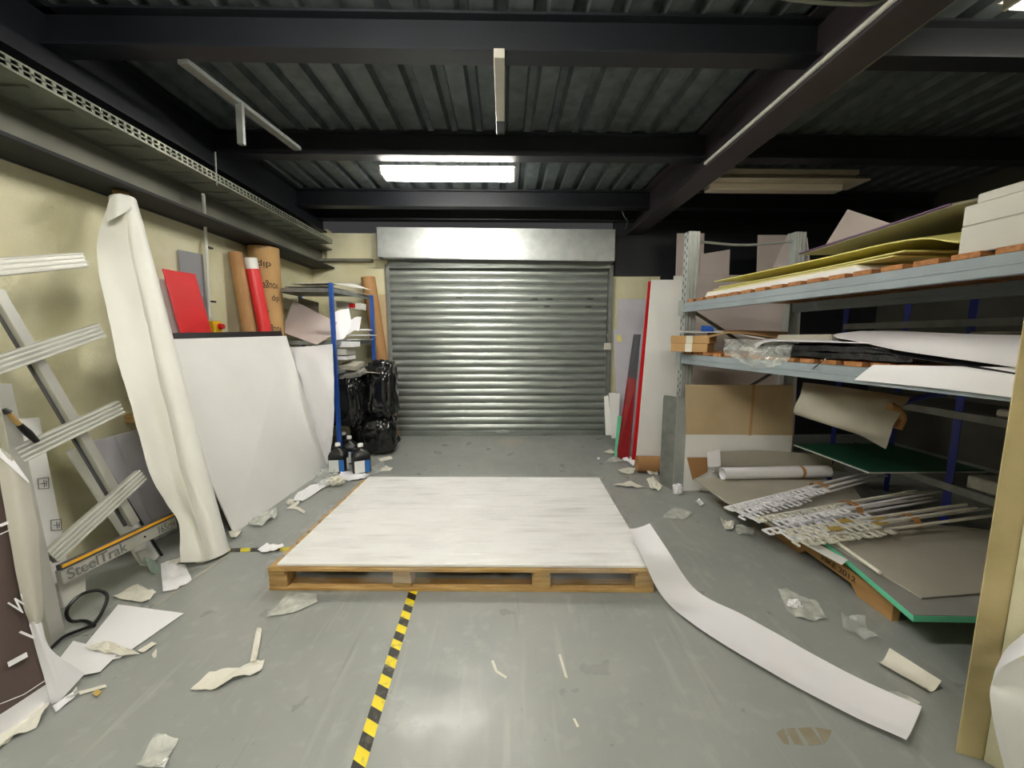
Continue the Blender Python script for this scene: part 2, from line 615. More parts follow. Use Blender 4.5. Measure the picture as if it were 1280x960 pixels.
# corrugated roof deck, ribs run along the room
pit = .226
prof = []
x = XL - .1
while x < XR + .2:
    prof += [(x, ZD), (x + .128, ZD), (x + .150, ZD + .055), (x + .204, ZD + .055)]
    x += pit
vs, fs = [], []
ys = (YF - .1, YB + .2)
for y in ys:
    vs += [(px, y, pz) for px, pz in prof]
n = len(prof)
for i in range(n - 1):
    fs.append((i, i + 1, n + i + 1, n + i))
for y in ys:
    vs += [(px, y, pz + .004) for px, pz in prof]
for i in range(n - 1):
    fs.append((2 * n + i + 1, 2 * n + i, 3 * n + i, 3 * n + i + 1))
d = MB(); d.faces(vs, fs)
struct(d.build('ceiling', m_deck))

# roller shutter
door = bpy.data.objects.new('door_1', None); COL.objects.link(door); door['kind'] = 'structure'
door.location = (-.08, YB - .07, 0); ORG['door_1'] = Vec(door.location)
sl = MB()
prof = []
zz, ps_ = .07, .1105
nsl = 23
for k in range(nsl):
    for t in range(7):
        s = t / 6
        prof.append((-.020 * math.sin(PI * min(1, s * 1.05)) ** .7 if t < 6 else .004, zz + s * ps_ * .96))
    zz += ps_
vs, fs = [], []
for xx in (-1.69, 1.55):
    vs += [(xx, YB - .055 + py, pz) for py, pz in prof]
n = len(prof)
fs = [(i, i + 1, n + i + 1, n + i) for i in range(n - 1)]
sl.faces(vs, fs)
sl.build('slat_curtain', m_shut, door, smooth=True, ang=50)
MB().box((-1.69, YB - .085, .0), (1.55, YB - .05, .075)).build('bottom_bar', m_shut, door, bev=.004)
for xx in (-1.73, 1.53):
    g = MB()
    g.box((xx, YB - .12, 0), (xx + .062, YB - .112, 2.55)).box((xx, YB - .12, 0), (xx + .008, YB - .02, 2.55)).box((xx, YB - .03, 0), (xx + .062, YB - .02, 2.55))
    g.build('guide_rail', m_galv_d, door, bev=.002)
hd = MB()
a0, a1 = at(470, 287, y=5.5), at(770, 291, y=5.5)
b0, b1 = at(471, 321, y=5.5), at(769, 326, y=5.5)
hd.plate([(a0.x, 5.5, 3.0), (a1.x, 5.5, 2.985), (b1.x, 5.5, b1.z), (b0.x, 5.5, b0.z)], (0, .01, 0))
hd.box((a0.x, 5.5, b0.z), (a0.x + .01, YB - .06, 2.99)).box((a1.x - .01, 5.5, b1.z), (a1.x, YB - .06, 2.98))
hd.plate([(a0.x, 5.51, 2.99), (a1.x, 5.51, 2.98), (a1.x, YB - .05, 2.98), (a0.x, YB - .05, 2.99)], (0, 0, .008))
hd.plate([(a0.x + .06, 5.51, b0.z - .008), (a1.x - .06, 5.51, b1.z - .008), (a1.x - .06, 5.65, 2.60), (a0.x + .06, 5.65, 2.60)], (0, 0, .006))
hd.build('shutter_hood', m_galv, door)
MB().box((-1.68, YB - .13, 2.5), (1.54, YB - .1, 2.6)).build('lintel_plate', m_shut, door, bev=.003)
for xx, zz in ((-1.36, 2.085), (-.72, 2.08), (.4, 2.06), (.62, 2.06), (1.22, 2.065), (.58, 1.955), (1.2, 1.95)):
    MB().box((xx, YB - .0775, zz), (xx + .09, YB - .0755, zz + .012)).build('vent_slot', m_black, door)
h = MB().box((-.13, YB - .105, .05), (.06, YB - .085, .085)); h.box((-.06, YB - .115, .06), (.0, YB - .1, .1))
h.build('handle', m_galv, door, bev=.003)['label'] = 'bright bottom lock and handle'

# stepped pier at the right edge: darker ochre narrow face, cream beside it
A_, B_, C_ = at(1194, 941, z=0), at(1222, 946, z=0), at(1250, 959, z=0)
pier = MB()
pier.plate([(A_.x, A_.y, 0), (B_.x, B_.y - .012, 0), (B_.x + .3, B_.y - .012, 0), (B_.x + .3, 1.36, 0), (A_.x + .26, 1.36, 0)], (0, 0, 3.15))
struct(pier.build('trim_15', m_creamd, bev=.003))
struct(MB().plate([(B_.x + .001, B_.y - .014, 0), (C_.x, C_.y - .03, 0), (C_.x + .35, C_.y - .03, 0), (C_.x + .35, B_.y - .014, 0)], (0, 0, 3.15)).build('trim_16', m_cream, bev=.003))

# ---------------------------------------------------------------- lights
def batten(name, c, length, along, label, group, lit=True, tube=None):
    c = Vec(c)
    t = thing(name, label, 'ceiling light', (c.x, c.y, c.z), group)
    ax = Vec((1, 0, 0)) if along == 'x' else Vec((0, 1, 0))
    ay = Vec((0, 1, 0)) if along == 'x' else Vec((1, 0, 0))
    h = ax * length / 2
    MB().bar(c - h + Vec((0, 0, .05)), c + h + Vec((0, 0, .05)), .12, .06, (0, 0, 1)).build('housing', m_enamel, t, bev=.004)
    for s in (-1, 1):
        tb = MB().tube([c - h * .97 + ay * (.075 * s), c + h * .97 + ay * (.075 * s)], .02, 14)
        tb.build('lamp_tube', (tube or m_tube) if lit else m_enamel, t, smooth=True)
    r = MB()
    for s in (-1, 1):
        p = c + ay * (.06 * s) + Vec((0, 0, .03))
        q = c + ay * (.13 * s) + Vec((0, 0, .045))
        r.plate([p - h, p + h, q + h, q - h], (0, 0, .004))
    r.build('reflector', m_enamel, t)
    for s in (-1, 1):
        MB().obox(c + h * s + Vec((0, 0, .02)), (.02, .2, .07) if along == 'x' else (.2, .02, .07)).build('end_cap', m_enamel, t, bev=.003)
    for s in (-.6, .6):
        MB().tube([c + h * s + Vec((0, 0, .08)), c + h * s + Vec((0, 0, ZD - c.z))], .006, 8).build('hanger_rod', m_galv_d, t)
    return t


GL = 'fluorescent battens under the roof'
batten('fluorescent_light', (-.56, 4.12, 3.12), 1.32, 'x', 'lit twin fluorescent batten in front of the roller shutter', GL)
batten('fluorescent_light', (3.2, 2.02, 3.16), 1.32, 'x', 'lit fluorescent batten cut off by the top right corner', GL, tube=m_tube_dim)
# lamps nearer the camera, out of frame above
batten('fluorescent_light', (-.56, 1.0, 3.08), 1.5, 'x', 'lit fluorescent batten above the front of the floor', GL)
batten('fluorescent_light', (-.56, -1.6, 3.08), 1.5, 'x', 'lit fluorescent batten behind the viewpoint', GL)
# unlit trough light on the right
t = thing('trough_light', 'unlit cream trough light hanging right of the long dark beam', 'ceiling light', (3.0, 4.35, 3.12))
p0, p1, q0, q1 = at(905, 211, y=4.3), at(1079, 216, y=4.3), at(880, 236, y=4.42), at(1061, 238, y=4.42)
xl, xr = 2.2, 3.86
MB().box((xl, 4.28, 3.235), (xr - .06, 4.42, 3.285)).build('housing', m_lampoff, t, bev=.004)
MB().plate([(xl, 4.2, 3.16), (xl, 4.28, 3.215), (xl, 4.42, 3.215), (xl, 4.5, 3.16), (xl, 4.49, 3.15), (xl, 4.21, 3.15)], (xr - xl, 0, 0)).build('reflector', m_lampoff, t)
MB().box((xl, 4.3, 3.08), (xr - .2, 4.42, 3.15)).build('diffuser', m_lampoff, t, bev=.01)
for xx in (2.5, 3.5):
    MB().tube([(xx, 4.35, 3.285), (xx, 4.35, ZD)], .006, 8).build('hanger_rod', m_galv_d, t)

W = bpy.data.worlds.new('world'); SC.world = W
W.use_nodes = True
W.node_tree.nodes['Background'].inputs[0].default_value = (1, 1, 1, 1)
W.node_tree.nodes['Background'].inputs[1].default_value = .02
vs_ = SC.view_settings
vs_.view_transform = 'Standard'; vs_.look = 'None'; vs_.gamma = 1; vs_.use_curve_mapping = False
vs_.exposure = 1.1
SC.cycles.use_denoising = True
SC.cycles.max_bounces = 10
SC.cycles.diffuse_bounces = 5
SC.cycles.transparent_max_bounces = 16

# ---------------------------------------------------------------- overhead fittings
# perforated cable tray along the left wall
t = thing('cable_tray', 'long perforated grey cable tray high along the left wall', 'cable tray', (-2.46, 2.0, 2.74))
y0, y1 = YF + .1, 5.35
tr = MB()
for xx in (-2.58, -2.3):
    tr.box((xx - .003, y0, 2.735), (xx + .003, y1, 2.747)).box((xx - .003, y0, 2.765), (xx + .003, y1, 2.772)).box((xx - .003, y0, 2.79), (xx + .003, y1, 2.80))
    yy = 1.2
    while yy < y1:
        tr.box((xx - .003, yy, 2.747), (xx + .003, yy + .016, 2.79))
        yy += .046
tr.build('side_rail', m_tray, t)
tr = MB()
tr.box((-2.58, y0, 2.737), (-2.3, y1, 2.741))
tr.build('tray_base', m_tray, t)
yy = 1.3
while yy < y1:
    MB().box((-2.575, yy, 2.728), (-2.36, yy + .018, 2.737)).build('cross_rib', m_tray, t)
    yy += .2
tag(MB().tube([at(269, 190, x=-2.3), at(271, 232, x=-2.3)], .006, 8).build('hanger_rod', m_galv_d), 'thin steel rod hanging above the cable tray', 'rod')
# conduit on the left wall with clips and isolator
t = thing('conduit', 'pale vertical conduit pipe down the left wall to the yellow isolator', 'conduit', at(262, 400, x=-2.77))
pts = [at(254, 243, x=-2.5), at(257, 292, x=-2.738), at(258.5, 318, x=-2.74), at(262, 398, x=-2.742)]
MB().tube(line(pts, 14), .013, 10).build('pipe', m_plast, t, smooth=True)
for py in (310, 377):
    p = at(258.3 + (py - 310) * .055, py, x=-2.768)
    MB().box((p.x + .008, p.y - .03, p.z - .008), (p.x + .045, p.y + .025, p.z + .008)).build('clip', m_black_p, t, bev=.002)
p = at(269, 408, x=-2.7)
t = thing('isolator_switch', 'yellow isolator switch with a red knob on the left wall', 'switch', p)
MB().box((XL + .002, p.y - .035, p.z - .09), (p.x + .02, p.y + .07, p.z + .05)).build('body', m_yel_el, t, bev=.012)
MB().tube([(p.x + .02, p.y + .03, p.z), (p.x + .055, p.y + .03, p.z)], [.03, .024], 14).build('knob', m_red, t, smooth=True)
# short batten and channels under the roof
t = thing('roof_batten', 'short white strip fitting under the roof between the first two beams', 'fitting', (-.05, 2.8, 3.08))
pa, pb = at(623.5, 70, z=3.1), at(625, 152, z=3.1)
MB().box((pa.x - .03, 2.42, 3.1), (pa.x + .034, pb.y, 3.15)).build('body', m_enamel, t, bev=.003)
MB().box((pa.x - .031, pb.y, 3.1), (pa.x + .035, pb.y + .18, 3.15)).build('end_piece', m_black, t, bev=.003)['label'] = 'black end piece'
t = thing('roof_channel', 'dark grey strip channel under the roof above the left side', 'channel', at(300, 130, z=3.2))
p0, p1 = at(228, 76, z=3.14), at(372, 186, z=3.14)
MB().bar(p0, p1, .07, .03).build('channel', m_galv_d, t, bev=.003)
q0, q1 = at(299, 122, y=2.95), at(302, 181, y=2.95)
MB().bar((q0.x, q0.y, 3.14), q1, .045, .03, (0, 1, 0)).build('drop_bracket', m_galv_d, t, bev=.002)
# conduits along the long dark beam
cb = MB().tube([(1.765, .5, 3.02), (1.765, 3.55, 3.02)], .014, 8)
tag(cb.build('conduit', m_plast, smooth=True), 'thin pale conduit along the left flange of the long dark beam', 'conduit')
cb = MB()
cb.box((2.0, .5, 2.99), (2.018, 2.4, 3.015)).box((2.0, 2.43, 2.992), (2.014, 4.0, 3.012))
tag(cb.build('cable_trunking', m_tray), 'thin pale trunking along the right flange of the long dark beam', 'trunking')
pts = [at(955, -6, z=3.1), at(1010, 2, z=3.08), at(1060, 5, z=3.06), at(1095, 4, z=3.06), at(1130, -6, z=3.1)]
tag(MB().tube(line(pts, 24), .008, 8).build('overhead_cable', m_tray, smooth=True), 'pale cable sagging under the roof beside the long beam', 'cable')
p = at(780, 270, y=5.3)
tag(MB().tube(line([p + Vec((-.05, .1, .2)), p + Vec((-.04, 0, .1)), p, p + Vec((.08, .1, -.04)), p + Vec((.1, .25, -.1))], 16), .006, 6).build('loose_wire', m_galv_d, smooth=True), 'short loose wire hanging above the shutter hood right end', 'wire')
# switch box by the shutter
p = at(760, 433, y=5.7)
t = thing('shutter_switch', 'small white switch box right of the roller shutter', 'switch', p)
MB().box((p.x - .04, 5.7, p.z - .05), (p.x + .05, YB - .07, p.z + .05)).build('body', m_enamel, t, bev=.006)
MB().box((p.x - .012, 5.69, p.z - .015), (p.x + .015, 5.7, p.z + .015)).build('button', m_plast, t, bev=.002)
q = MB().tube([(p.x + .0, YB - .085, p.z + .05), (p.x, YB - .085, 2.55)], .012, 8)
q.build('cable', m_black_p, t, smooth=True)
# ================================================================ the left wall
# ---- large white board and the black one behind it
def lean(py_x, z):      # lean of the boards against the left wall
    return -2.087 + (-2.42 + 2.087) * z / 1.5


b = MB()
bl, br = Vec((-2.087, 2.84, 0)), Vec((-2.05, 4.34, 0))
tl, tr_ = at(184, 425, x=-2.505), at(358, 420, x=-2.40)
b.plate([bl, br, tr_, tl], (-.012, 0, .002))
tag(b.build('board', m_white, bev=.001), 'large white board leaning at an angle against the left wall', 'board')
b = MB()
o = Vec((-.035, 0, 0))
tl2, tr2 = at(190, 417, x=-2.53), at(352, 414, x=-2.435)
b.plate([(-2.125, 2.865, 0), (-2.125, 4.30, 0), tr2, tl2], (-.010, 0, .002))
tag(b.build('board', m_black, bev=.001), 'black board showing as a dark rim behind the large white board', 'board')


def leaning(name, quad, th, mat, label, cat, bottom=True, group=None):
    m = MB()
    n = (quad[1] - quad[0]).cross(quad[2] - quad[1]).normalized()
    m.plate(quad, n * th)
    return tag(m.build(name, mat, bev=min(.001, th / 4)), label, cat, group)


leaning('board', [Vec((-2.25, 3.05, 0)), Vec((-2.25, 3.40, 0)), at(243, 343, x=-2.655), at(202, 336, x=-2.655)], .008, m_red,
        'bright red board leaning behind the large white board', 'board')
leaning('board', [Vec((-2.775, 3.42, .0)), Vec((-2.775, 3.68, 0)), at(253, 318, x=-2.785), at(222, 312, x=-2.785)], .006, m_greyplate,
        'grey panel on the left wall behind the red board', 'board')
leaning('board', [Vec((-2.33, 2.78, 0)), Vec((-2.33, 3.02, 0)), at(210, 352, x=-2.70), at(190, 345, x=-2.70)], .006, m_white,
        'narrow white board between the banner roll and the red board', 'board')

# ---- upright tubes behind the board
t = thing('cardboard_tube', 'slim brown cardboard tube leaning left of the red roll', 'tube', (-2.5, 3.75, 0))
p1 = at(294, 316, x=-2.72)
p0 = Vec((-2.46, p1.y - .05, 0))
MB().pipe(p0, p1, .062, .008).build('tube', m_kraft, t, smooth=True)
MB().tube([p1 + (p0 - p1).normalized() * .03, p1 + (p0 - p1).normalized() * .035], .054, 20).build('end_plug', m_cork, t)
t = thing('vinyl_roll', 'red roll with a white top end leaning between two brown tubes', 'roll', (-2.4, 3.75, 0))
p1 = at(313, 323, x=-2.625)
p0 = at(332, 418, x=-2.56); d_ = (p1 - p0).normalized(); p0 = p0 - d_ * (p0.z / d_.z)
ps1 = p1 - d_ * .11
MB().tube([p0, ps1], .064, 28).build('red_wrap', m_redroll, t, smooth=True)
MB().pipe(ps1 - d_ * .1, p1, .060, .006, 28).build('white_core', m_white, t, smooth=True)['label'] = 'white top end'
t = thing('cardboard_drum', 'wide brown cardboard drum tube with faint print, standing by the left wall', 'tube', (-2.63, 4.22, 0))
dc = Vec((-2.645, 4.41, 0))
MB().pipe(dc, dc + Vec((0, 0, 2.475)), .15, .006, 40).build('tube', m_card, t, smooth=True)
MB().tube([dc + Vec((0, 0, 2.44)), dc + Vec((0, 0, 2.445))], .145, 40).build('end_disc', m_kraft, t)
for an in (-68, -52):
    cap_ = MB()
    a = math.radians(an)
    q = dc + Vec((math.cos(a) * .153, math.sin(a) * .153, 2.45))
    cap_.obox(q, (.01, .01, .014))
    cap_.build('staple', m_galv, t)
# faint print round the drum
def on_drum(s, an0, z, w, h, flip):
    me = text_mesh(s, 1.0, .0)
    xs = [v.co.x for v in me.vertices]; ys_ = [v.co.y for v in me.vertices]
    x0, x1, y0, y1 = min(xs), max(xs), min(ys_), max(ys_)
    m = MB(); vs = []
    for v in me.vertices:
        u = (v.co.x - x0) / (x1 - x0); k = (v.co.y - y0) / (y1 - y0)
        if flip:
            u, k = 1 - u, 1 - k
        a = math.radians(an0) + u * w / .15
        vs.append(dc + Vec((math.cos(a) * .1512, math.sin(a) * .1512, z + k * h)))
    m.faces(vs, [tuple(p.vertices) for p in me.polygons])
    bpy.data.meshes.remove(me)
    m.build('print', m_ink, t)


for s, an, z, w, h in (('dip', -86, 2.24, .13, .085), ('vouge', -72, 2.03, .16, .085), ('o', -74, 1.75, .045, .06), ('vouge', -66, 1.56, .15, .085), ('dip', -42, 1.88, .08, .085), ('dip', -42, 1.42, .08, .085)):
    on_drum(s, an, z, w, h, True)

# ---- white banner roll unrolling, leaning against the left wall
t = thing('banner_roll', 'tall roll of white banner vinyl half unrolled, leaning against the left wall', 'roll', (-2.0, 2.5, 0))
pt, pb = at(151, 240, x=-2.62), Vec((-2.02, 2.53, .0))
ax = (pt - pb).normalized()
cpx = [(154, 250), (163, 300), (183, 370), (207, 470), (230, 560), (248, 620), (268, 694)]
def on_axis_x(py):  # depth of the roll axis at image row
    best, bx = 1e9, -2.3
    for k in range(101):
        p = pb + (pt - pb) * (k / 100)
        d = p - C0
        r_ = 480 - F * d.dot(UP) / d.dot(FW)
        if abs(r_ - py) < best:
            best, bx = abs(r_ - py), p.x
    return bx
axis = line([pb, pb.lerp(pt, .5) + Vec((-.015, 0, -.02)), pt - ax * .05], 24)
rad = [.096 - .026 * (k / 23) ** 4 for k in range(24)]
MB().tube(axis, rad, 28).build('roll', m_canvas, t, smooth=True)
MB().pipe(pt - ax * .2, pt + ax * .02, .042, .008, 24).build('core', m_cork, t, smooth=True)
left = [(137, 250), (125, 288), (122, 325), (130, 372), (143, 435), (160, 495), (173, 540), (187, 592), (208, 628), (223, 655), (226, 703)]
mid = [(146, 256), (140, 290), (142, 325), (152, 372), (166, 435), (182, 495), (196, 540), (210, 592), (226, 628), (240, 655), (250, 702)]
rgt = [(158, 250), (160, 290), (166, 325), (176, 372), (190, 435), (203, 495), (214, 540), (227, 592), (238, 628), (246, 655), (262, 697)]
rows = []
for (a, b_, c) in zip(left, mid, rgt):
    xx = on_axis_x(a[1]) + .01
    rows.append([at(*a, x=xx - .05), at(*b_, x=xx + .0), at(*c, x=xx + .075)])
for r_ in rows[-1:]:
    for q in r_:
        q.z = max(q.z, .004)
MB().grid(patch(rows, 60, 14, .008, 5, 3, (1, 0, 0)), .003).build('loose_sheet', m_canvas, t, smooth=True)
fl = [[at(137, 248, x=-2.56), at(150, 242, x=-2.53), at(164, 250, x=-2.55)],
      [at(134, 262, x=-2.55), at(149, 260, x=-2.50), at(166, 258, x=-2.53)],
      [at(134, 277, x=-2.53), at(148, 270, x=-2.49), at(164, 261, x=-2.52)]]
MB().grid(patch(fl, 10, 14), .003).build('folded_flap', m_canvas, t, smooth=True)
ft = [[at(240, 690, z=.05), at(262, 682, z=.06), at(284, 678, z=.07)],
      [at(243, 702, z=.006), at(266, 698, z=.008), at(288, 688, z=.01)]]
MB().grid(patch(ft, 8, 16, .01, 9, 5), .003).build('foot_fold', m_canvas, t, smooth=True)

# ---- wall cutter frame with slotted rails
FP, FN = Vec((-2.25, 0, 0)), Vec((1, 0, .13)).normalized()
def fr(px, py, off=0.0):
    return onp(px, py, FP + FN * off, FN)


t = thing('panel_cutter', 'aluminium panel cutter frame with slotted rails leaning on the left wall', 'cutter', (-2.25, 1.9, 0))
MB().bar(fr(-6, 362, -.03), fr(168, 655, -.03), .05, .03, FN).build('diagonal_bar', m_alu, t, bev=.002)
MB().bar(fr(-12, 366, -.05), fr(160, 655, -.05), .05, .014, FN).build('diagonal_bar', m_alu_d, t, bev=.002)['label'] = 'dark grey inner bar'
MB().bar(fr(0, 480, -.0), fr(70, 803, .0), .062, .035, FN).build('diagonal_bar', m_alu, t, bev=.002)
for a, b_, w in (((-40, 337), (104, 325), .085), ((-40, 469), (125, 413), .085), ((20, 570), (149, 509), .085), ((62, 697), (176, 594), .085)):
    p, q = fr(*a), fr(*b_)
    r_ = MB().bar(p, q, w, .03, FN).build('slotted_rail', m_alu, t, bev=.002)
    dirv = (q - p).normalized()
    cr = FN.cross(dirv)
    for s in (-.4, -.12, .16, .42):
        g = MB().bar(p + cr * (s * w) + FN * .017, q + cr * (s * w) + FN * .017, .009, .008, FN)
        g.build('rail_ridge', m_plast, r_)
# bottom beam with lettering
p, q = fr(74, 722, .02), fr(217, 652, .02)
dirv = (q - p).normalized(); cr = FN.cross(dirv)
if cr.z < 0:
    cr = -cr
MB().bar(p, q, .075, .035, FN).build('lower_beam', m_alu, t, bev=.003)
MB().bar(p + cr * .05 + FN * .008, q + cr * .05 + FN * .008, .03, .03, FN).build('lower_beam_lip', m_alu_d, t, bev=.002)
MB().bar(p + cr * .054 + FN * .026, q + cr * .054 + FN * .026, .014, .008, FN).build('cutting_strip', m_orange, t)['label'] = 'orange strip'
L_ = (q - p).length
lettering('SteelTrak', p + dirv * (.03 * L_) - cr * .028 + FN * .019, dirv, cr, .46 * L_, .056, t, m_textg)
lettering('165cm', p + dirv * (.80 * L_) - cr * .028 + FN * .019, dirv, cr, .18 * L_, .05, t, m_textg)
MB().tube([p + dirv * .66 * L_ + FN * .017, p + dirv * .66 * L_ + FN * .022], .006, 10).build('screw', m_black, t)
# feet and brackets of the frame
MB().plate([fr(73, 730, -.01), fr(107, 712, -.01), fr(108, 740, -.01), fr(80, 760, -.01)], FN * -.03).build('bracket', m_plast, t, bev=.003)
MB().plate([fr(172, 690, -.02), fr(184, 686, -.02), fr(196, 712, -.02), fr(178, 702, -.02)], FN * -.02).build('bracket', m_alu, t, bev=.002)
MB().bar(fr(46, 680, -.04), fr(66, 800, -.04), .035, .03, FN).build('rear_foot', m_alu_d, t, bev=.002)
g = fr(196, 722, .03)
tag(MB().plate([at(181, 697, x=-2.27), at(193, 700, x=-2.27), at(205, 718, x=-2.22), at(203, 723, x=-2.215), at(190, 715, x=-2.24)], (-.012, 0, 0)).build('acrylic_offcut', m_glass, bev=.002), 'small greenish acrylic offcut below the lettered beam', 'offcut')

# ---- things behind the cutter
def wallquad(pts, x0, lean_=.1):
    return [at(px, py, x=x0 - lean_ * 0) for px, py in pts]


PB, NB = Vec((-2.62, 0, 0)), Vec((1, 0, .06)).normalized()
def bw(px, py, off=0):
    return onp(px, py, PB + NB * off, NB)


def clampz(pts, lo=0.0):
    out = []
    for p in pts:
        q = p.copy(); q.z = max(q.z, lo); out.append(q)
    return out


tb_ = thing('flat_box', 'white flat box with printed carton marks standing behind the cutter rails', 'box', bw(60, 690))
qd = clampz([bw(10, 524), bw(50, 522), bw(82, 688), bw(88, 735), bw(40, 735)])
MB().plate(qd, NB * -.04).build('carton', m_white, tb_, bev=.003)
for cx, cy in ((54, 604), (70, 656)):
    fr_ = MB()
    o_ = bw(cx, cy, .004)
    ex = (bw(cx + 8, cy, .004) - o_); ey = (bw(cx, cy + 8, .004) - o_)
    def seg(u0, v0, u1, v1):
        fr_.bar(o_ + ex * u0 + ey * v0, o_ + ex * u1 + ey * v1, .003, .001, NB)
    for s_ in ((-.8, -.7, .8, -.9), (.8, -.9, .9, .8), (.9, .8, -.7, .9), (-.7, .9, -.8, -.7), (-.4, .1, .5, 0), (.1, -.5, .2, .6), (.5, -.4, .5, .5)):
        seg(*s_)
    fr_.build('carton_mark', m_alu_d, tb_)
t2 = thing('hand_tool', 'black handled tool with a brass tip hanging behind the cutter rails', 'tool', bw(30, 540, .2))
MB().tube([fr(9, 515, .05), fr(25, 532, .05)], .011, 12).build('shank', m_cork, t2, smooth=True)['label'] = 'brass coloured shank'
MB().tube([fr(24, 531, .05), fr(35, 541, .05), fr(46, 552, .045)], [.013, .016, .012], 14).build('handle', m_black_p, t2, smooth=True)
MB().tube([fr(5, 511, .05), fr(10, 516, .05)], [.008, .016], 12).build('tip', m_black_p, t2, smooth=True)
tag(MB().tube([bw(89, 512, .05), bw(93, 524, .05), bw(92, 540, .05)], .006, 8).build('metal_rod', m_black), 'thin dark rod end sticking up behind the third rail', 'rod')
# white tube on the floor behind the lettered beam
q0 = at(136, 716, z=.0); q0 = Vec((-2.4, q0.y * 2.4 / 2.28, .005))
q1 = at(96, 560, x=-2.6)
t3 = thing('white_tube', 'white tube standing on the floor behind the lettered beam', 'tube', q0)
MB().pipe(q0, q1, .05, .004, 24).build('tube', m_white, t3, smooth=True)
sdir = Vec((.03, .06, 0))
MB().bar(q0 + sdir, q1 + sdir, .012, .01, NB).build('edge_strip', m_black, t3)
# two white cartons
for nm, pts, off, lab in (('flat_box', [(114, 552), (146, 545), (184, 636), (206, 700), (186, 712), (160, 662)], .01, 'white flat carton leaning left of the banner roll, the left one of two'),
                          ('flat_box', [(146, 545), (176, 537), (214, 625), (226, 690), (206, 700), (184, 636)], .03, 'white flat carton half hidden behind the banner roll')):
    MBp = clampz([bw(px, py, off) for px, py in pts], .002)
    tag(MB().plate(MBp, NB * -.05).build(nm, m_lilac, bev=.002), lab, 'box')
w = at(170, 523, x=-2.74)
tag(MB().box((XL + .002, w.y - .03, w.z - .03), (-2.70, w.y + .06, w.z + .03)).build('wall_peg', m_wood, bev=.003), 'small wooden block on the left wall beside the banner roll', 'block')

# ---- brown printed banner curling at the left edge
bA, bB = at(0, 922, z=0), at(68, 876, z=0)
dirb = (bB - bA).normalized()
NP = Vec((dirb.y, -dirb.x, .25)).normalized()
if NP.x < 0:
    NP = Vec((-NP.x, -NP.y, NP.z))
def bn(px, py, off=0.0):
    return onp(px, py, bA + NP * off, NP)


t = thing('printed_banner', 'dark brown printed banner with white lettering curling at the left edge', 'banner', bA)
rows = [[bn(-70, 640, 0), bn(-40, 610, .0), bn(0, 590, .01), bn(22, 620, .0)],
        [bn(-70, 760, 0), bn(-40, 740, .02), bn(0, 720, .02), bn(33, 705, .0)],
        [bn(-70, 880, 0), bn(-40, 868, .03), bn(0, 850, .03), bn(47, 800, .0)],
        [bn(-70, 940, 0), bn(-40, 915, .03), bn(0, 893, .03), bn(58, 855, .0)]]
MB().grid(patch(rows, 30, 20), .002).build('brown_print', m_brownprint, t, smooth=True)
rows = [[bn(-70, 940, 0), bn(-40, 915, .03), bn(0, 893, .03), bn(58, 855, .0)],
        [bn(-70, 965, 0), bn(-40, 943, .02), bn(0, 922, .015), bn(68, 876, .0)]]
for q in rows[1]:
    q.z = max(q.z, .003)
MB().grid(patch(rows, 8, 20), .002).build('white_border', m_paper, t, smooth=True)
# folded back edge strip
strip = [((-12, 562), (10, 566), (36, 600)), ((-2, 590), (20, 604), (43, 640)), ((11, 667), (30, 668), (48, 671)), ((26, 746), (42, 752), (53, 759)), ((36, 778), (44, 780), (50, 778))]
MB().grid(patch([[bn(*a, .03), bn(*b_, .055), bn(*c, .03)] for a, b_, c in strip], 40, 10, .006, 7, 2, NP), .002).build('folded_edge', m_backside, t, smooth=True)
rows = [[bn(36, 776, .03), bn(44, 778, .06), bn(51, 776, .03)], [bn(48, 820, .03), bn(58, 815, .05), bn(64, 812, .04)], [bn(66, 886, .005), bn(82, 868, .03), bn(106, 842, .03)]]
MB().grid(patch(rows, 20, 10, .004, 8, 4, NP), .002).build('white_corner_flap', m_paper, t, smooth=True)
rows = [[bn(-6, 556, .045), bn(14, 572, .05), bn(36, 602, .045)], [bn(-6, 566, .05), bn(14, 584, .056), bn(36, 604, .046)]]
MB().grid(patch(rows, 5, 12), .002).build('white_edge', m_paper, t, smooth=True)
# lettering and rules printed on it
def rule(pts, wd, nm):
    m = MB()
    for a, b_ in zip(pts[:-1], pts[1:]):
        m.bar(bn(*a, .034), bn(*b_, .034), wd, .001, NP)
    m.build(nm, m_paper, t)
rule([(0, 657), (16, 651)], .012, 'white_rule'); rule([(0, 668), (18, 660)], .004, 'white_rule')
rule([(10, 831), (34, 818)], .02, 'white_dash')
rule([(0, 880), (30, 868), (56, 851)], .003, 'white_rule')
xd = (bn(30, 745, .03) - bn(15, 755, .03)); yd = NP.cross(xd)
if yd.z < 0:
    yd = -yd
lettering('W', bn(24, 770, .035), xd, yd, .045, .07, t, m_paper)
lettering('V', bn(38, 806, .035), xd, yd, .04, .07, t, m_paper)
# black cable loop by the cutter foot
cp = [at(62, 812, z=.015), at(80, 796, z=.02), at(104, 786, z=.02), at(117, 780, z=.02), at(128, 764, z=.05), at(134, 745, z=.1), at(122, 738, z=.14), at(100, 744, z=.14), at(84, 762, z=.1), at(88, 776, z=.03), at(106, 776, z=.012), at(118, 782, z=.012)]
tag(MB().tube(line(cp, 60), .008, 8).build('cable', m_black_p, smooth=True), 'loop of black cable on the floor at the cutter foot', 'cable')

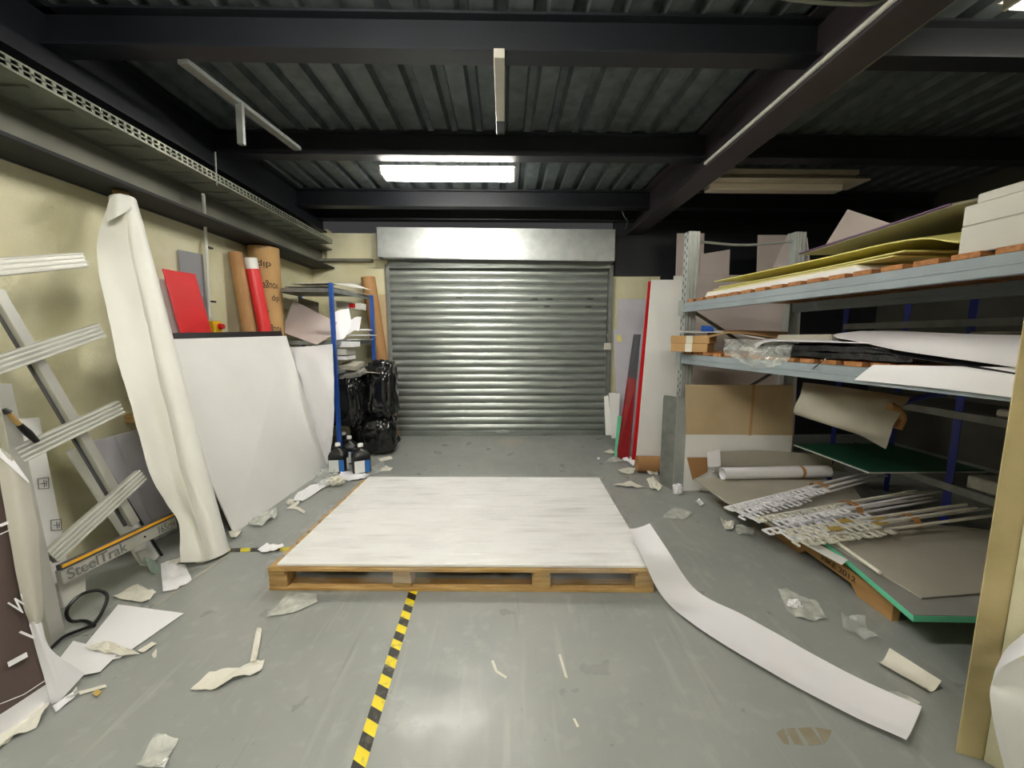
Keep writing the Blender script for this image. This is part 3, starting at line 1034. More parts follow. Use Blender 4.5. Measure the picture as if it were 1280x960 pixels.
# ================================================================ blue shelving in the far left corner
t = thing('shelving_unit', 'blue shelving unit with grey shelves in the far left corner', 'shelving', (-2.2, 4.8, 0))
def post(p_top, x, y):
    m = MB()
    m.box((x - .02, y - .003, 0), (x + .02, y + .003, p_top)).box((x + .017, y - .003, 0), (x + .02, y + .04, p_top))
    m.build('post', m_blue, t, bev=.001)
post(2.1, -1.92, 4.36); post(2.07, -1.78, 5.25); post(2.1, -2.72, 4.6); post(2.07, -2.72, 5.25)
for z, ln in ((2.04, .02), (1.46, .0), (1.13, 0)):
    s = MB()
    s.plate([(-2.47, 4.38, z), (-1.93, 4.38, z), (-1.8, 5.23, z), (-2.72, 5.23, z), (-2.72, 4.61, z), (-2.47, 4.61, z)], (0, 0, .006))
    s.bar((-2.47, 4.37, z - .018), (-1.93, 4.37, z - .018), .004, .045).bar((-1.91, 4.38, z - .018), (-1.79, 5.23, z - .018), .004, .045)
    s.build('shelf', m_galv_d, t)
# things on the top shelf
def sheet_at(name, rows, th, mat, label, cat, nu=14, nv=18, amp=0.0, seed=0, al=(0, 0, 1), group=None, sc=5):
    return tag(MB().grid(patch(rows, nu, nv, amp, sc, seed, al), th).build(name, mat, smooth=True), label, cat, group)


sheet_at('card_sheet', [[Vec((-2.44, 4.4, 2.062)), Vec((-2.2, 4.40, 2.065)), Vec((-1.98, 4.38, 2.07))], [Vec((-2.44, 5.1, 2.07)), Vec((-2.2, 5.15, 2.13)), Vec((-1.72, 5.2, 2.05))]], .006, m_greyb,
         'thin grey card sheet lying along the top of the blue shelving', 'card')
sheet_at('card_sheet', [[Vec((-2.4, 4.45, 2.10)), Vec((-2.1, 4.45, 2.105)), Vec((-1.97, 4.45, 2.11))], [Vec((-2.4, 5.1, 2.14)), Vec((-2.0, 5.1, 2.19)), Vec((-1.75, 5.15, 2.12))]], .004, m_white,
         'bowed white sheet on top of the card on the blue shelving', 'sheet')
# mid shelf
qd = [at(352, 415, y=4.46), at(366, 376, y=4.75), at(421, 404, y=4.52), at(412, 421, y=4.345), at(396, 431, y=4.31)]
tag(MB().plate(qd, (.0, .012, .008)).build('board', m_pink, bev=.001), 'large pinkish white board tilted across the middle blue shelf', 'board')
sheet_at('paper_sheet', [[at(418, 425, y=4.55), at(430, 424, y=4.6), at(440, 405, y=4.75)], [at(415, 392, y=4.65), at(424, 388, y=4.75), at(436, 386, y=4.85)]], .003, m_paper,
         'upright white sheet behind the front blue post', 'sheet', amp=.02, seed=2)
sheet_at('crumpled_paper', [[at(424, 418, y=4.7), at(436, 419, y=4.75), at(448, 412, y=4.9)], [at(432, 400, y=4.75), at(442, 396, y=4.85), at(452, 398, y=5.0)]], .003, m_paper,
         'crumpled white paper on the middle blue shelf beside the post', 'paper', amp=.05, seed=5)
for k, (a, b_, z, lab) in enumerate((((-2.05, 4.72), (-1.78, 5.2), 1.475, 'lowest white sheet poking out of the middle blue shelf'), ((-2.02, 4.8), (-1.68, 5.12), 1.53, 'white sheet jutting past the rear blue post at shelf edge'), ((-1.98, 4.9), (-1.74, 5.2), 1.60, 'upper white sheet beside the rear blue post'))):
    tag(MB().obox(((a[0] + b_[0]) / 2, (a[1] + b_[1]) / 2, z), (b_[0] - a[0], b_[1] - a[1], .012), Matrix.Rotation(.15 * (k - 1), 3, 'Z')).build('foam_sheet', m_paper, bev=.002), lab, 'sheet')
tag(MB().plate([at(372, 371, y=5.0), at(398, 378, y=5.0), at(398, 392, y=4.98), at(376, 385, y=4.98)], (0, .01, 0)).build('card_offcut', m_greyb), 'grey card offcut behind the tilted pinkish board', 'card')
p = at(440, 382, y=5.1)
tc_ = thing('carton', 'grey white carton with a red mark under the top blue shelf', 'box', p)
MB().plate([at(420, 376, y=5.0), at(452, 379, y=5.0), at(452, 387, y=5.0), at(420, 384, y=5.0)], (0, .16, 0)).build('box_body', m_plast, tc_, bev=.002)
MB().plate([at(436, 379, y=4.998), at(444, 379.5, y=4.998), at(444, 385, y=4.998), at(436, 384.5, y=4.998)], (0, .002, 0)).build('red_mark', m_red, tc_)
# reams lower
for k, (x0, x1, y0_, y1_, lab) in enumerate(((412, 438, 427, 434, 'upper white block of sheets on the shelf below the crumpled paper'), (412, 432, 436, 444, 'middle grey white block of sheets on the third blue shelf'), (410, 432, 445, 450, 'bottom white block of sheets on the third blue shelf'))):
    a, b_ = at(x0, y1_, y=4.5), at(x1, y0_, y=4.5)
    tag(MB().box((a.x - .2, 4.5, a.z), (b_.x, 4.8, b_.z - .004)).build('sheet_block', (m_paper, m_plast, m_paper)[k], bev=.003), lab, 'sheets')
for k, (x0, x1, yy0, yy1, mt, lab) in enumerate(((420, 446, 456, 466, m_greyb, 'folded grey sheet pile on the lower blue shelf'), (422, 452, 466, 476, m_greyd, 'darker folded grey material under the grey sheet pile'))):
    a, b_ = at(x0, yy1, y=4.6), at(x1, yy0, y=4.6)
    sheet_at('folded_sheet', [[Vec((a.x, 4.55, (a.z + b_.z) / 2)), Vec((b_.x, 4.55, b_.z - .03))], [Vec((a.x, 4.85, (a.z + b_.z) / 2 + .03)), Vec((b_.x, 4.85, b_.z))]], .05, mt, lab, 'sheets', amp=.03, seed=k)
sheet_at('grey_card', [[at(445, 466, y=4.6), at(475, 466, y=4.75)], [at(446, 459, y=5.0), at(476, 463, y=5.1)]], .006, m_greyb, 'grey card lying on the black bags', 'card', amp=.01)


def bag(name, c, s, seed, label, mat=m_bag, folds=.2):
    bm = bmesh.new()
    bmesh.ops.create_icosphere(bm, subdivisions=5, radius=1)
    for v in bm.verts:
        d = v.co.normalized()
        e = Vec([math.copysign(abs(k) ** .6, k) for k in d])
        q = d * 2.2 + Vec((seed, seed * 2, 0))
        r_ = 1 + folds * (abs(noise.noise(q)) - .2) + folds * .6 * abs(noise.noise(Vec((q.x * 3, q.y * 3, q.z * .8)))) + folds * .15 * noise.noise(q * 4)
        v.co = Vec((e.x * s[0] * r_, e.y * s[1] * r_, max(-s[2] * .96, e.z * s[2] * r_)))
    m = MB(); m.bm.free(); m.bm = bm
    bmesh.ops.translate(bm, verts=bm.verts, vec=Vec(c))
    return tag(m.build(name, mat, smooth=True, ang=60), label, 'bag')


bag('bin_bag', (-1.92, 4.74, .74), (.19, .2, .33), 1, 'black plastic bin bag hanging behind the front blue post')
bag('bin_bag', (-1.58, 4.92, .84), (.19, .17, .36), 4, 'black plastic bin bag beside the brown roll, upper right one')
bag('bin_bag', (-1.84, 5.12, .66), (.16, .1, .36), 11, 'black bin bag at the back, between the two hanging ones')
bag('bin_bag', (-1.70, 4.96, .25), (.27, .2, .26), 7, 'lowest black bin bag, on the floor behind the bottles')
# hanging white crinkled sheet between board and post
rows = [[at(354, 434, y=4.355), at(385, 433, y=4.325), at(415, 430, y=4.25)],
        [at(368, 470, y=4.355), at(398, 468, y=4.20), at(418, 472, y=4.24)],
        [at(384, 520, y=4.36), at(405, 515, y=4.22), at(418, 500, y=4.24)],
        [at(397, 560, y=4.365), at(410, 548, y=4.25), at(416, 545, y=4.26)],
        [at(405, 588, y=4.365), at(412, 575, y=4.32), at(413, 560, y=4.27)]]
sheet_at('hanging_sheet', rows, .003, m_paper, 'crinkled white sheet hanging between the large white board and the blue post', 'sheet', 40, 24, .018, 9, (0, 1, 0), sc=4.5)
# brown roll and the thin box behind it
t = thing('kraft_roll', 'long brown paper roll leaning on the wall left of the shutter', 'roll', (-1.7, 5.6, 0))
pb_, pt_ = Vec((-1.66, 5.60, .0)), at(460, 347, y=5.66)
pb_.z = .012
MB().pipe(pb_, pt_, .098, .012, 32).build('roll', m_kraft, t, smooth=True)
MB().tube([pt_ - Vec((0, 0, .05)), pt_ - Vec((0, 0, .045))], .086, 24).build('inner_core', m_ink, t)
tag(MB().plate([at(474, 368, y=5.74), at(482, 368, y=5.74), at(489, 546, y=5.74), at(475, 546, y=5.74)], (0, .03, 0)).build('card_strip', m_cardpale, bev=.002), 'narrow pale brown card strip standing behind the brown roll', 'card')
tag(MB().plate([at(478, 525, y=5.45), at(484, 530, y=5.45), at(481, 551, y=5.45), at(474, 549, y=5.45)], (0, .02, 0)).build('card_offcut', m_cardpale), 'small pale brown card offcut at the foot of the brown roll', 'card')

# ink bottles
def bottle_at(c, rz, label):
    t = thing('ink_bottle', label, 'bottle', c, 'black ink bottles on the floor')
    m = MB()
    c = Vec(c)
    w_, d2, h_ = .098, .085, .20
    prof = [(0, .94), (.012, 1), (.17, 1), (.20, .98), (.232, .80), (.262, .5), (.275, .34), (.295, .32)]
    seg = 32
    vs, fs = [], []
    R_ = Matrix.Rotation(rz, 3, 'Z')
    for z, k in prof:
        for i in range(seg):
            a = 2 * PI * i / seg
            ex = .45 if k > .7 else 1
            x = math.copysign(abs(math.cos(a)) ** ex, math.cos(a)) * w_ * k
            y = math.copysign(abs(math.sin(a)) ** ex, math.sin(a)) * d2 * k if k > .7 else math.sin(a) * w_ * k
            vs.append(c + R_ @ Vec((x, y, z * 1.0)))
    for j in range(len(prof) - 1):
        for i in range(seg):
            fs.append((j * seg + i, j * seg + (i + 1) % seg, (j + 1) * seg + (i + 1) % seg, (j + 1) * seg + i))
    fs.append(tuple(range(seg - 1, -1, -1))); fs.append(tuple(range((len(prof) - 1) * seg, len(prof) * seg)))
    m.faces(vs, fs)
    m.build('bottle_body', m_black_p, t, smooth=True)
    cp_ = MB().tube([c + Vec((0, 0, .293)), c + Vec((0, 0, .325)), c + Vec((0, 0, .33))], [.029, .029, .025], 20)
    cp_.build('cap', m_white, t, smooth=True)
    for s, mt, x0, x1 in ((-1, m_white, -.08, .025), (-1, m_bluelab, .03, .08)):
        l_ = MB()
        yy = -d2 - .0015
        l_.plate([c + R_ @ Vec((x0, yy, .02)), c + R_ @ Vec((x1, yy, .02)), c + R_ @ Vec((x1, yy, .155)), c + R_ @ Vec((x0, yy, .155))], R_ @ Vec((0, .003, 0)))
        l_.build('label_panel', mt, t)['label'] = 'white label' if mt is m_white else 'blue label band'
    l_ = MB()
    xx = w_ + .0015
    l_.plate([c + R_ @ Vec((xx, -.035, .02)), c + R_ @ Vec((xx, .035, .02)), c + R_ @ Vec((xx, .035, .155)), c + R_ @ Vec((xx, -.035, .155))], R_ @ Vec((-.003, 0, 0)))
    l_.build('label_panel', m_white, t)
    hd_ = MB().tube(line([c + R_ @ Vec((-.03, 0, .275)), c + R_ @ Vec((-.062, 0, .27)), c + R_ @ Vec((-.07, 0, .225)), c + R_ @ Vec((-.068, 0, .19))], 10), .01, 8)
    hd_.build('handle', m_black_p, t, smooth=True)
    return t


q = at(452, 590, z=0)
b0 = bottle_at((q.x, q.y, 0), .5, 'front black ink bottle with white labels, nearest the wrapped pallet')
for (px, py, lab, rz) in ((438, 578, 'black ink bottle with a blue label band behind the front one', .2), (424, 589, 'leftmost black ink bottle against the large white board', .1), (431, 572, 'rearmost black ink bottle beside the black bags', .3)):
    q = at(px, py, z=0)
    c = copy_thing(b0, (q.x, q.y, 0), lab)
    c.rotation_euler = (0, 0, rz - .5)
# ================================================================ pallet rack on the right
RKY = 3.7
def rp(y, z, dep=0.0):
    return Vec((1.755 + (RKY - y) * .112 + dep, y, z))


RD = Vec((-.112, 1, 0)).normalized()
RN = Vec((1, .112, 0)).normalized()
RM = Matrix((RN, RD, Vec((0, 0, 1)))).transposed()
def rk(px, py, dep=0.0):
    return onp(px, py, rp(3.7, 0, dep), RN)


t = thing('pallet_rack', 'tall galvanised pallet rack with grey beams and slatted timber decks on the right', 'racking', rp(2.4, 0, .6))
def upright(y, dep):
    m = MB()
    c = rp(y, 1.25, dep)
    for s in (-1, 1):
        m.obox(c + RM @ Vec((0, .038 * s, 0)), (.11, .004, 2.5), RM)
    m.obox(c + RM @ Vec((-.054, 0, 0)), (.004, .076, 2.5), RM)
    for s in (-.028, .002, .04):
        m.obox(c + RM @ Vec((s, -.042, 0)), (.016, .006, 2.5), RM)
    p = m.build('upright', m_galv, t, bev=.0008)
    hs = MB()
    return p, c


for y in (3.79, 1.0):
    for dep in (.055, 1.08):
        p, c = upright(y, dep)
        if y > 2 and dep < 1:
            for k in range(34):
                z = .08 + k * .072
                s = MB()
                s.obox(Vec((c.x, c.y, z)) + RM @ Vec((-.0565, .018, 0)), (.001, .012, .03), RM)
                s.build('slot', m_black, p)
                s = MB()
                s.obox(Vec((c.x, c.y, z + .036)) + RM @ Vec((-.0565, -.016, 0)), (.001, .012, .03), RM)
                s.build('slot', m_black, p)
        MB().obox(Vec((c.x, c.y, .004)) , (.13, .12, .008), RM).build('foot_plate', m_galv_d, t)
MB().tube(line([rp(3.79, 2.42, .05), rp(3.79, 2.385, .55), rp(3.79, 2.42, 1.03)], 14), .012, 8).build('brace', m_galv, t, smooth=True)['label'] = 'bent top brace'
for a, b_ in (((.11, 1.75), (1.02, 1.2)), ((1.02, 1.2), (.11, .65)), ((.11, .65), (1.02, .12))):
    MB().bar(rp(3.79, a[1], a[0]), rp(3.79, b_[1], b_[0]), .03, .02, (0, 1, 0)).build('brace', m_galv_d, t, bev=.002)
for z0, z1 in ((1.742, 1.828), (1.252, 1.342)):
    for dep in (-.02, 1.06):
        c0, c1 = rp(3.735, (z0 + z1) / 2, dep), rp(1.04, (z0 + z1) / 2, dep)
        b = MB().bar(c0, c1, z1 - z0, .045, RN)
        b.bar(c0 + Vec((0, 0, .0)) - RN * .024, c1 - RN * .024, .012, .004, RN)
        bb = b.build('beam', m_rack_b, t, bev=.003)
        if dep < 0:
            MB().bar(rp(3.78, (z0 + z1) / 2, dep - .03), rp(3.70, (z0 + z1) / 2, dep - .03), z1 - z0 + .06, .004, RN).build('beam_connector', m_galv, bb, bev=.001)
    y = 3.68
    k = 0
    while y > 1.1:
        MB().obox(rp(y, z1 + .0145, .52), (1.1, .098, .026), RM).build('deck_slat', m_slat, t, bev=.002)
        y -= .141
ZT, ZM = 1.857, 1.371        # tops of the two decks

# ---- top deck contents
def rackquad(name, y0, y1, d0, d1, z, th, mat, label, cat, rot=0.0, bow=0.0, tilt=0.0, group=None, edge=None):
    rows = []
    for i in range(7):
        v = i / 6
        r_ = []
        for j in range(7):
            u = j / 6
            p = rp(y0 + (y1 - y0) * v, z + th / 2 + bow * (2 * v - 1) ** 2 + tilt * u, d0 + (d1 - d0) * u)
            if rot:
                c = rp((y0 + y1) / 2, z, (d0 + d1) / 2)
                q = p - c; ca, sa = math.cos(rot), math.sin(rot)
                p = c + Vec((q.x * ca - q.y * sa, q.x * sa + q.y * ca, q.z))
            r_.append(p)
        rows.append(r_)
    ob = MB().grid(rows, th).build(name, mat, smooth=True, ang=30)
    return tag(ob, label, cat, group)


for k in range(4):
    rackquad('foam_sheet', 3.5, 2.12 + .02 * k, .03 + .006 * k, 1.05, ZT + .0002 + .0125 * k, .012, (m_white, m_cream_sheet)[k % 2 == 1 and k == 3], ('lowest white sheet on the top deck of the rack', 'second white sheet from the bottom on the top rack deck', 'third white sheet from the bottom on the top rack deck', 'cream sheet capping the white sheets on the top rack deck')[k], 'sheet', group='flat sheets on the top deck')
for k, (ya, yb, z, bw_, lab) in enumerate(((3.42, 2.0, .052, .004, 'lower pale yellow sheet on the top rack deck'), (3.35, 1.95, .063, .008, 'middle pale yellow sheet bowing upward on the top rack deck'))):
    rackquad('yellow_sheet', ya, yb, .05, 1.0, ZT + z, .007, m_yellow, lab, 'sheet', bow=bw_, group='yellow sheets on the top deck')
rows = [[rk(893, 352, .08), rp(3.3, 1.98, .5), rp(3.3, 1.99, 1.0)], [rk(1010, 327, .08), rp(2.35, 2.0, .5), rp(2.35, 2.0, 1.0)], [rk(1134, 300, .08), rp(1.9, 2.03, .5), rp(1.9, 2.02, 1.0)], [rk(1198, 303, .08), rp(1.66, 1.985, .5), rp(1.66, 1.97, 1.0)]]
sheet_at('yellow_sheet', rows, .007, m_yellow, 'topmost pale yellow sheet curving over the top rack deck', 'sheet', 16, 20)
rows = [[rk(1000, 318, .14), rp(2.6, 2.06, .6), rp(2.6, 2.09, 1.1)], [rk(1100, 286, .14), rp(2.1, 2.15, .6), rp(2.1, 2.17, 1.1)], [rk(1190, 256, .14), rp(1.72, 2.2, .6), rp(1.72, 2.2, 1.1)]]
gb = thing('greyboard_sheet', 'grey sheet with a purple edge rising behind the white foam blocks', 'board', rk(1100, 290, .14))
MB().grid(patch(rows, 14, 14), .012).build('sheet', m_greyb, gb, smooth=True)
e = line([rows[0][0], rows[1][0], rows[2][0]], 20)
MB().tube([p + Vec((-.004, 0, .004)) for p in e], .006, 6).build('purple_edge', M('purple_edge', (84, 40, 92), .4), gb, smooth=True)
# pale boards standing at the back of the top deck
tag(MB().plate([at(1028, 312, x=2.72), at(1059, 262, x=2.78), at(1135, 287, x=2.78), at(1150, 310, x=2.74)], (.012, 0, .0)).build('board', m_pink, bev=.002), 'pointed pinkish board standing at the back of the top rack deck', 'board')
tag(MB().plate([at(966, 334, x=2.92), at(985, 292, x=2.98), at(1008, 297, x=2.98), at(1012, 334, x=2.92)], (.012, 0, 0)).build('board', m_pink, bev=.002), 'smaller pinkish board behind the rear rack post on the top deck', 'board')
fb = thing('foam_block', 'stack of white foam blocks at the near end of the top rack deck', 'foam', rp(1.5, ZT, .4))
a = rk(1198, 310, .02)
MB().box((a.x, 1.15, ZT), (a.x + .8, a.y, ZT + .12)).build('lower_block', m_plast, fb, bev=.004)
MB().box((a.x - .003, 1.15, ZT + .12), (a.x + .8, a.y - .004, ZT + .205)).build('middle_block', m_plast, fb, bev=.004)
MB().box((a.x + .006, 1.15, ZT + .205), (a.x + .8, a.y - .04, ZT + .245)).build('upper_block', m_plast, fb, bev=.004)

# ---- middle deck contents
def carton(pn, pf, w, z0, h, label, mt=m_card, flap=None):
    """flat carton: near corner, far corner of its left side, width"""
    d_ = (pf - pn); d_.z = 0
    n_ = Vec((d_.y, -d_.x, 0)).normalized()
    t_ = thing('flat_carton', label, 'box', (pn.x, pn.y, z0), 'brown cartons on the rack')
    q = [Vec((pn.x, pn.y, z0)), Vec((pf.x, pf.y, z0)), Vec((pf.x, pf.y, z0)) + n_ * w, Vec((pn.x, pn.y, z0)) + n_ * w]
    MB().plate(q, (0, 0, h)).build('carton', mt, t_, bev=.003)
    m = (q[0] + q[1]) / 2 + Vec((0, 0, h / 2)) - n_ * .001
    MB().bar(m - d_.normalized() * .03, m + d_.normalized() * .03, h, .002, n_).build('tape', m_paperc, t_)
    return t_


pn, pf = at(884, 440, y=3.36), at(838, 440, y=3.60)
carton(pn, pf, .17, ZM, .075, 'lower brown flat carton overhanging the rack post')
carton(pn + Vec((.01, -.01, 0)), pf + Vec((.005, .02, 0)), .15, ZM + .077, .07, 'upper brown flat carton overhanging the rack post')
rows = [[at(884, 422, y=3.3), at(884, 418, y=3.5), at(884, 415, y=3.8)], [at(918, 416, y=3.2), at(918, 414, y=3.4), at(918, 413, y=3.7)], [at(985, 424, y=3.1), at(985, 418, y=3.3), at(985, 415, y=3.6)]]
sheet_at('card_flap', rows, .006, m_card, 'open brown carton flap behind the two flat cartons', 'card')
rows = [[at(846, 415, y=3.5), at(850, 414, y=3.7)], [at(905, 416, y=3.3), at(905, 413.5, y=3.6)], [at(940, 421, y=3.1), at(940, 416, y=3.5)], [at(990, 432, y=2.9), at(990, 424, y=3.3)]]
sheet_at('white_sheet', rows, .004, m_white, 'thin white sheet lying over the brown cartons on the rack', 'sheet')
rows = [[rk(945, 435, -.06), rk(945, 431, .1), rk(948, 427, .3)], [rk(960, 427, -.06), rk(960, 426, .15), rk(965, 423, .4)], [rk(1010, 427, -.05), rk(1010, 425, .2), rk(1010, 423, .5)], [rk(1095, 429, -.05), rk(1095, 427, .2), rk(1095, 424, .5)]]
sheet_at('white_sheet', rows, .004, m_paper, 'white sheet with a curled end above the clear plastic bundle', 'sheet', 24, 10)
sheet_at('blue_plastic', [[at(876, 415, y=3.50), at(893, 415, y=3.44)], [at(877, 408, y=3.54), at(891, 410, y=3.48)]], .006, m_blue, 'bit of blue plastic on top of the brown cartons', 'plastic', amp=.03, seed=3)
# clear plastic bundle over the beam
rows = [[rk(906, 424, .02), rk(930, 424, .02), rk(960, 426, .02), rk(992, 428, .02)], [rk(905, 434, -.05), rk(930, 434, -.05), rk(960, 436, -.05), rk(992, 436, -.05)],
        [rk(908, 443, -.05), rk(925, 446, -.05), rk(960, 450, -.06), rk(990, 446, -.05)], [rk(915, 445, -.05), rk(934, 456, -.05), rk(955, 461, -.06), rk(980, 455, -.05)]]
sheet_at('plastic_bundle', rows, .002, m_clear, 'bundle of clear plastic film hanging over the middle rack beam', 'plastic', 30, 36, .03, 4, (-1, 0, 0), sc=9)
rows = [[rp(3.1, ZM + .04, .08), rp(3.1, ZM + .05, .5)], [rp(2.78, ZM + .04, .05), rp(2.78, ZM + .05, .5)]]
sheet_at('plastic_pack', rows, .03, m_clearw, 'milky plastic wrapped pack under the clear film on the rack', 'plastic', 16, 12, .02, 6)
tag(MB().obox(rp(2.62, ZM + .125, .3), (.3, .42, .05), RM).build('grey_pack', m_greyb, bev=.008), 'grey flat pack lying above the dark wrapped boards', 'pack')
# dark wrapped boards
for k, (ya, yb, z, lab) in enumerate(((2.72, 1.8, .006, 'lower dark plastic wrapped board on the middle rack deck'), (2.75, 1.9, .044, 'upper dark plastic wrapped board on the middle rack deck'))):
    rows = [[rp(ya, ZM + z + .02, -.01), rp(ya, ZM + z + .03, .4), rp(ya, ZM + z + .02, .9)], [rp((ya + yb) / 2, ZM + z + .02, -.03), rp((ya + yb) / 2, ZM + z + .03, .4), rp((ya + yb) / 2, ZM + z + .02, .9)], [rp(yb, ZM + z + .02, -.02), rp(yb, ZM + z + .03, .4), rp(yb, ZM + z + .02, .9)]]
    sheet_at('wrapped_board', rows, .032, m_bwrap, lab, 'board', 40, 30, .006, k + 3, sc=12)
rows = [[rk(1015, 462, -.055), rk(1024, 455, -.06), rk(1030, 449, -.05)], [rk(1018, 458, -.055), rk(1028, 451, -.06), rk(1036, 447, -.05)]]
sheet_at('wrap_scrap', rows, .003, m_bwrap, 'torn tail of dark wrap hanging at the middle beam', 'plastic', 8, 8, .01)
# big white sheet sagging over the edge, its dark underside built as a second sheet
rows = [[rk(1046, 422, -.02), rk(1044, 418, .1), rk(1075, 414, .3)], [rk(1075, 427, -.04), rk(1080, 420, .1), rk(1120, 414, .35)], [rk(1120, 437, -.06), rk(1124, 423, .08), rk(1165, 416, .35)],
        [rk(1180, 446, -.07), rk(1184, 424, .06), rk(1215, 418, .3)], [rk(1230, 453, -.07), rk(1232, 426, .06), rk(1262, 419, .3)], [rk(1290, 462, -.07), rk(1290, 430, .06), rk(1310, 420, .3)]]
sheet_at('large_sheet', rows, .004, m_paper, 'large white sheet sagging over the middle rack deck towards the camera', 'sheet', 40, 20)
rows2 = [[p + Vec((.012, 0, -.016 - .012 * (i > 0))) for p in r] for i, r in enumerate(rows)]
sheet_at('dark_sheet', rows2, .004, m_black, 'dark underside of the large sagging white sheet, as its own sheet', 'sheet', 40, 20)
rows = [[rk(1068, 475, -.056), rk(1080, 465, -.056), rk(1092, 456, -.05)], [rk(1140, 482, -.056), rk(1140, 470, -.056), rk(1142, 457, -.05)], [rk(1210, 490, -.056), rk(1210, 474, -.056), rk(1212, 458, -.05)], [rk(1290, 500, -.056), rk(1290, 480, -.056), rk(1290, 460, -.05)]]
sheet_at('hanging_sheet', rows, .004, m_paper, 'white sheet hanging over the middle rack beam near the column', 'sheet', 30, 12)
for k, (d0, mt, lab, z) in enumerate(((.75, m_green, 'green board lying at the back of the middle rack deck', .12), (.9, m_greyb, 'grey board at the back of the middle rack deck behind the green one', .15))):
    rackquad('board', 2.2, 1.2, d0 - .12, 1.18, ZM + z, .012, mt, lab, 'board')
rackquad('dark_board', 3.3, 2.2, .75, 1.1, ZM + .06, .05, M('dark_brown_board', (74, 60, 50), .6), 'dark brown board along the back of the middle rack deck', 'board')

# ---- big cardboard panel and boards beside the rack foot
bp_ = thing('cardboard_sheet', 'large cardboard panel with a white lower half standing under the rack', 'board', (2.3, 3.6, .0))
y_ = 3.6
a, b_, c, d_ = at(857, 481, y=y_), at(992, 481, y=y_), at(991, 544, y=y_), at(858, 543, y=y_)
MB().plate([a, b_, c, d_], (0, .008, 0)).build('cardboard', m_cardpale, bp_, bev=.002)
e, f = at(990, 640, y=y_ + .0), at(860, 612, y=y_ + .0)
MB().plate([d_, c, Vec((c.x, y_, .0)), Vec((d_.x, y_, .0))], (0, .01, 0)).build('white_lower_half', m_white, bp_, bev=.001)
s0 = at(942.5, 481, y=y_ - .002)
MB().box((s0.x - .012, y_ - .003, c.z - .0), (s0.x + .012, y_, a.z)).build('tape_strip', m_card, bp_)
tag(MB().plate([at(859, 572, y=3.57), at(886, 572, y=3.57), at(884, 590, y=3.57), at(866, 600, y=3.57)], (0, .008, 0)).build('cardboard_offcut', m_kraft, bev=.001), 'brown cardboard offcut at the foot of the large cardboard panel', 'card')

# ---- floor pallet with boards under the rack
pt_ = thing('pallet', 'wooden pallet under the rack carrying greyboard sheets', 'pallet', (2.5, 2.7, 0))
X0, Y0, Y1 = 2.055, 1.84, 3.54
for yy in (Y0, Y0 + .425, Y0 + .85, Y0 + 1.275, Y1 - .1):
    MB().box((X0, yy, .118), (X0 + 1.0, yy + .1, .142)).build('deck_board', m_wood, pt_, bev=.002)
for xx in (X0, X0 + .45, X0 + .9):
    s = MB()
    # stringer with two notches
    z0 = .118
    ya, yb = Y0, Y1
    prof = [(ya, 0), (ya + .2, 0), (ya + .25, .05), (ya + .6, .05), (ya + .65, 0), (ya + .98, 0), (ya + 1.03, .05), (ya + 1.4, .05), (ya + 1.45, 0), (yb, 0), (yb, z0), (ya, z0)]
    s.plate([(xx, y, z) for y, z in prof], (.04, 0, 0))
    st = s.build('stringer', m_stringer, pt_)
    if xx == X0:
        q = Vec((X0 - .0005, Y0 + .62, .075))
        lettering('HKE 2012', Vec((X0 - .001, Y0 + .46, .068)), (0, -1, 0), (0, 0, 1), .24, .034, st, m_ink, 'stamp')
def flatpoly(name, pix, z, th, mat, label, cat, edge=None):
    m = MB().plate([at(px, py, z=z) for px, py in pix], (0, 0, -th))
    return tag(m.build(name, mat, bev=min(.001, th / 4)), label, cat)


a = at(1140, 778, z=.158)
gbd = thing('green_board', 'mint green edged board on the floor pallet, its corner overhanging toward the camera', 'board', a)
qd = [at(1142, 770, z=.176), at(985, 637, z=.176), Vec((3.05, 3.0, .176)), at(1262, 772, z=.176)]
MB().plate(qd, (0, 0, -.03)).build('core', m_mint, gbd)
MB().plate([p + (sum(qd, Vec()) / 4 - p) * .004 for p in qd], (0, 0, .004)).build('top_face', m_greyd, gbd)
flatpoly('greyboard_sheet', [(867, 598), (905, 626), (985, 668), (1112, 668), (1060, 600)], .189, .008, m_greyb, 'grey sheet at the far end of the floor pallet under the letter bundles', 'board')
flatpoly('greyboard_sheet', [(1152, 747), (1018, 668), (1115, 650), (1300, 668), (1262, 738)], .1905, .008, m_greyb, 'pale grey sheet lying on top at the near end of the floor pallet', 'board')
flatpoly('white_strip', [(906, 626), (915, 622), (1060, 700), (1052, 706)], .182, .002, m_white, 'white strip along the edge of the boards on the floor pallet', 'strip')
tag(MB().tube([at(1020, 660, z=.205), at(1100, 716, z=.205)], .011, 10).build('plastic_tube', m_paperc, smooth=True), 'thin white tube lying on the grey boards of the floor pallet', 'tube')

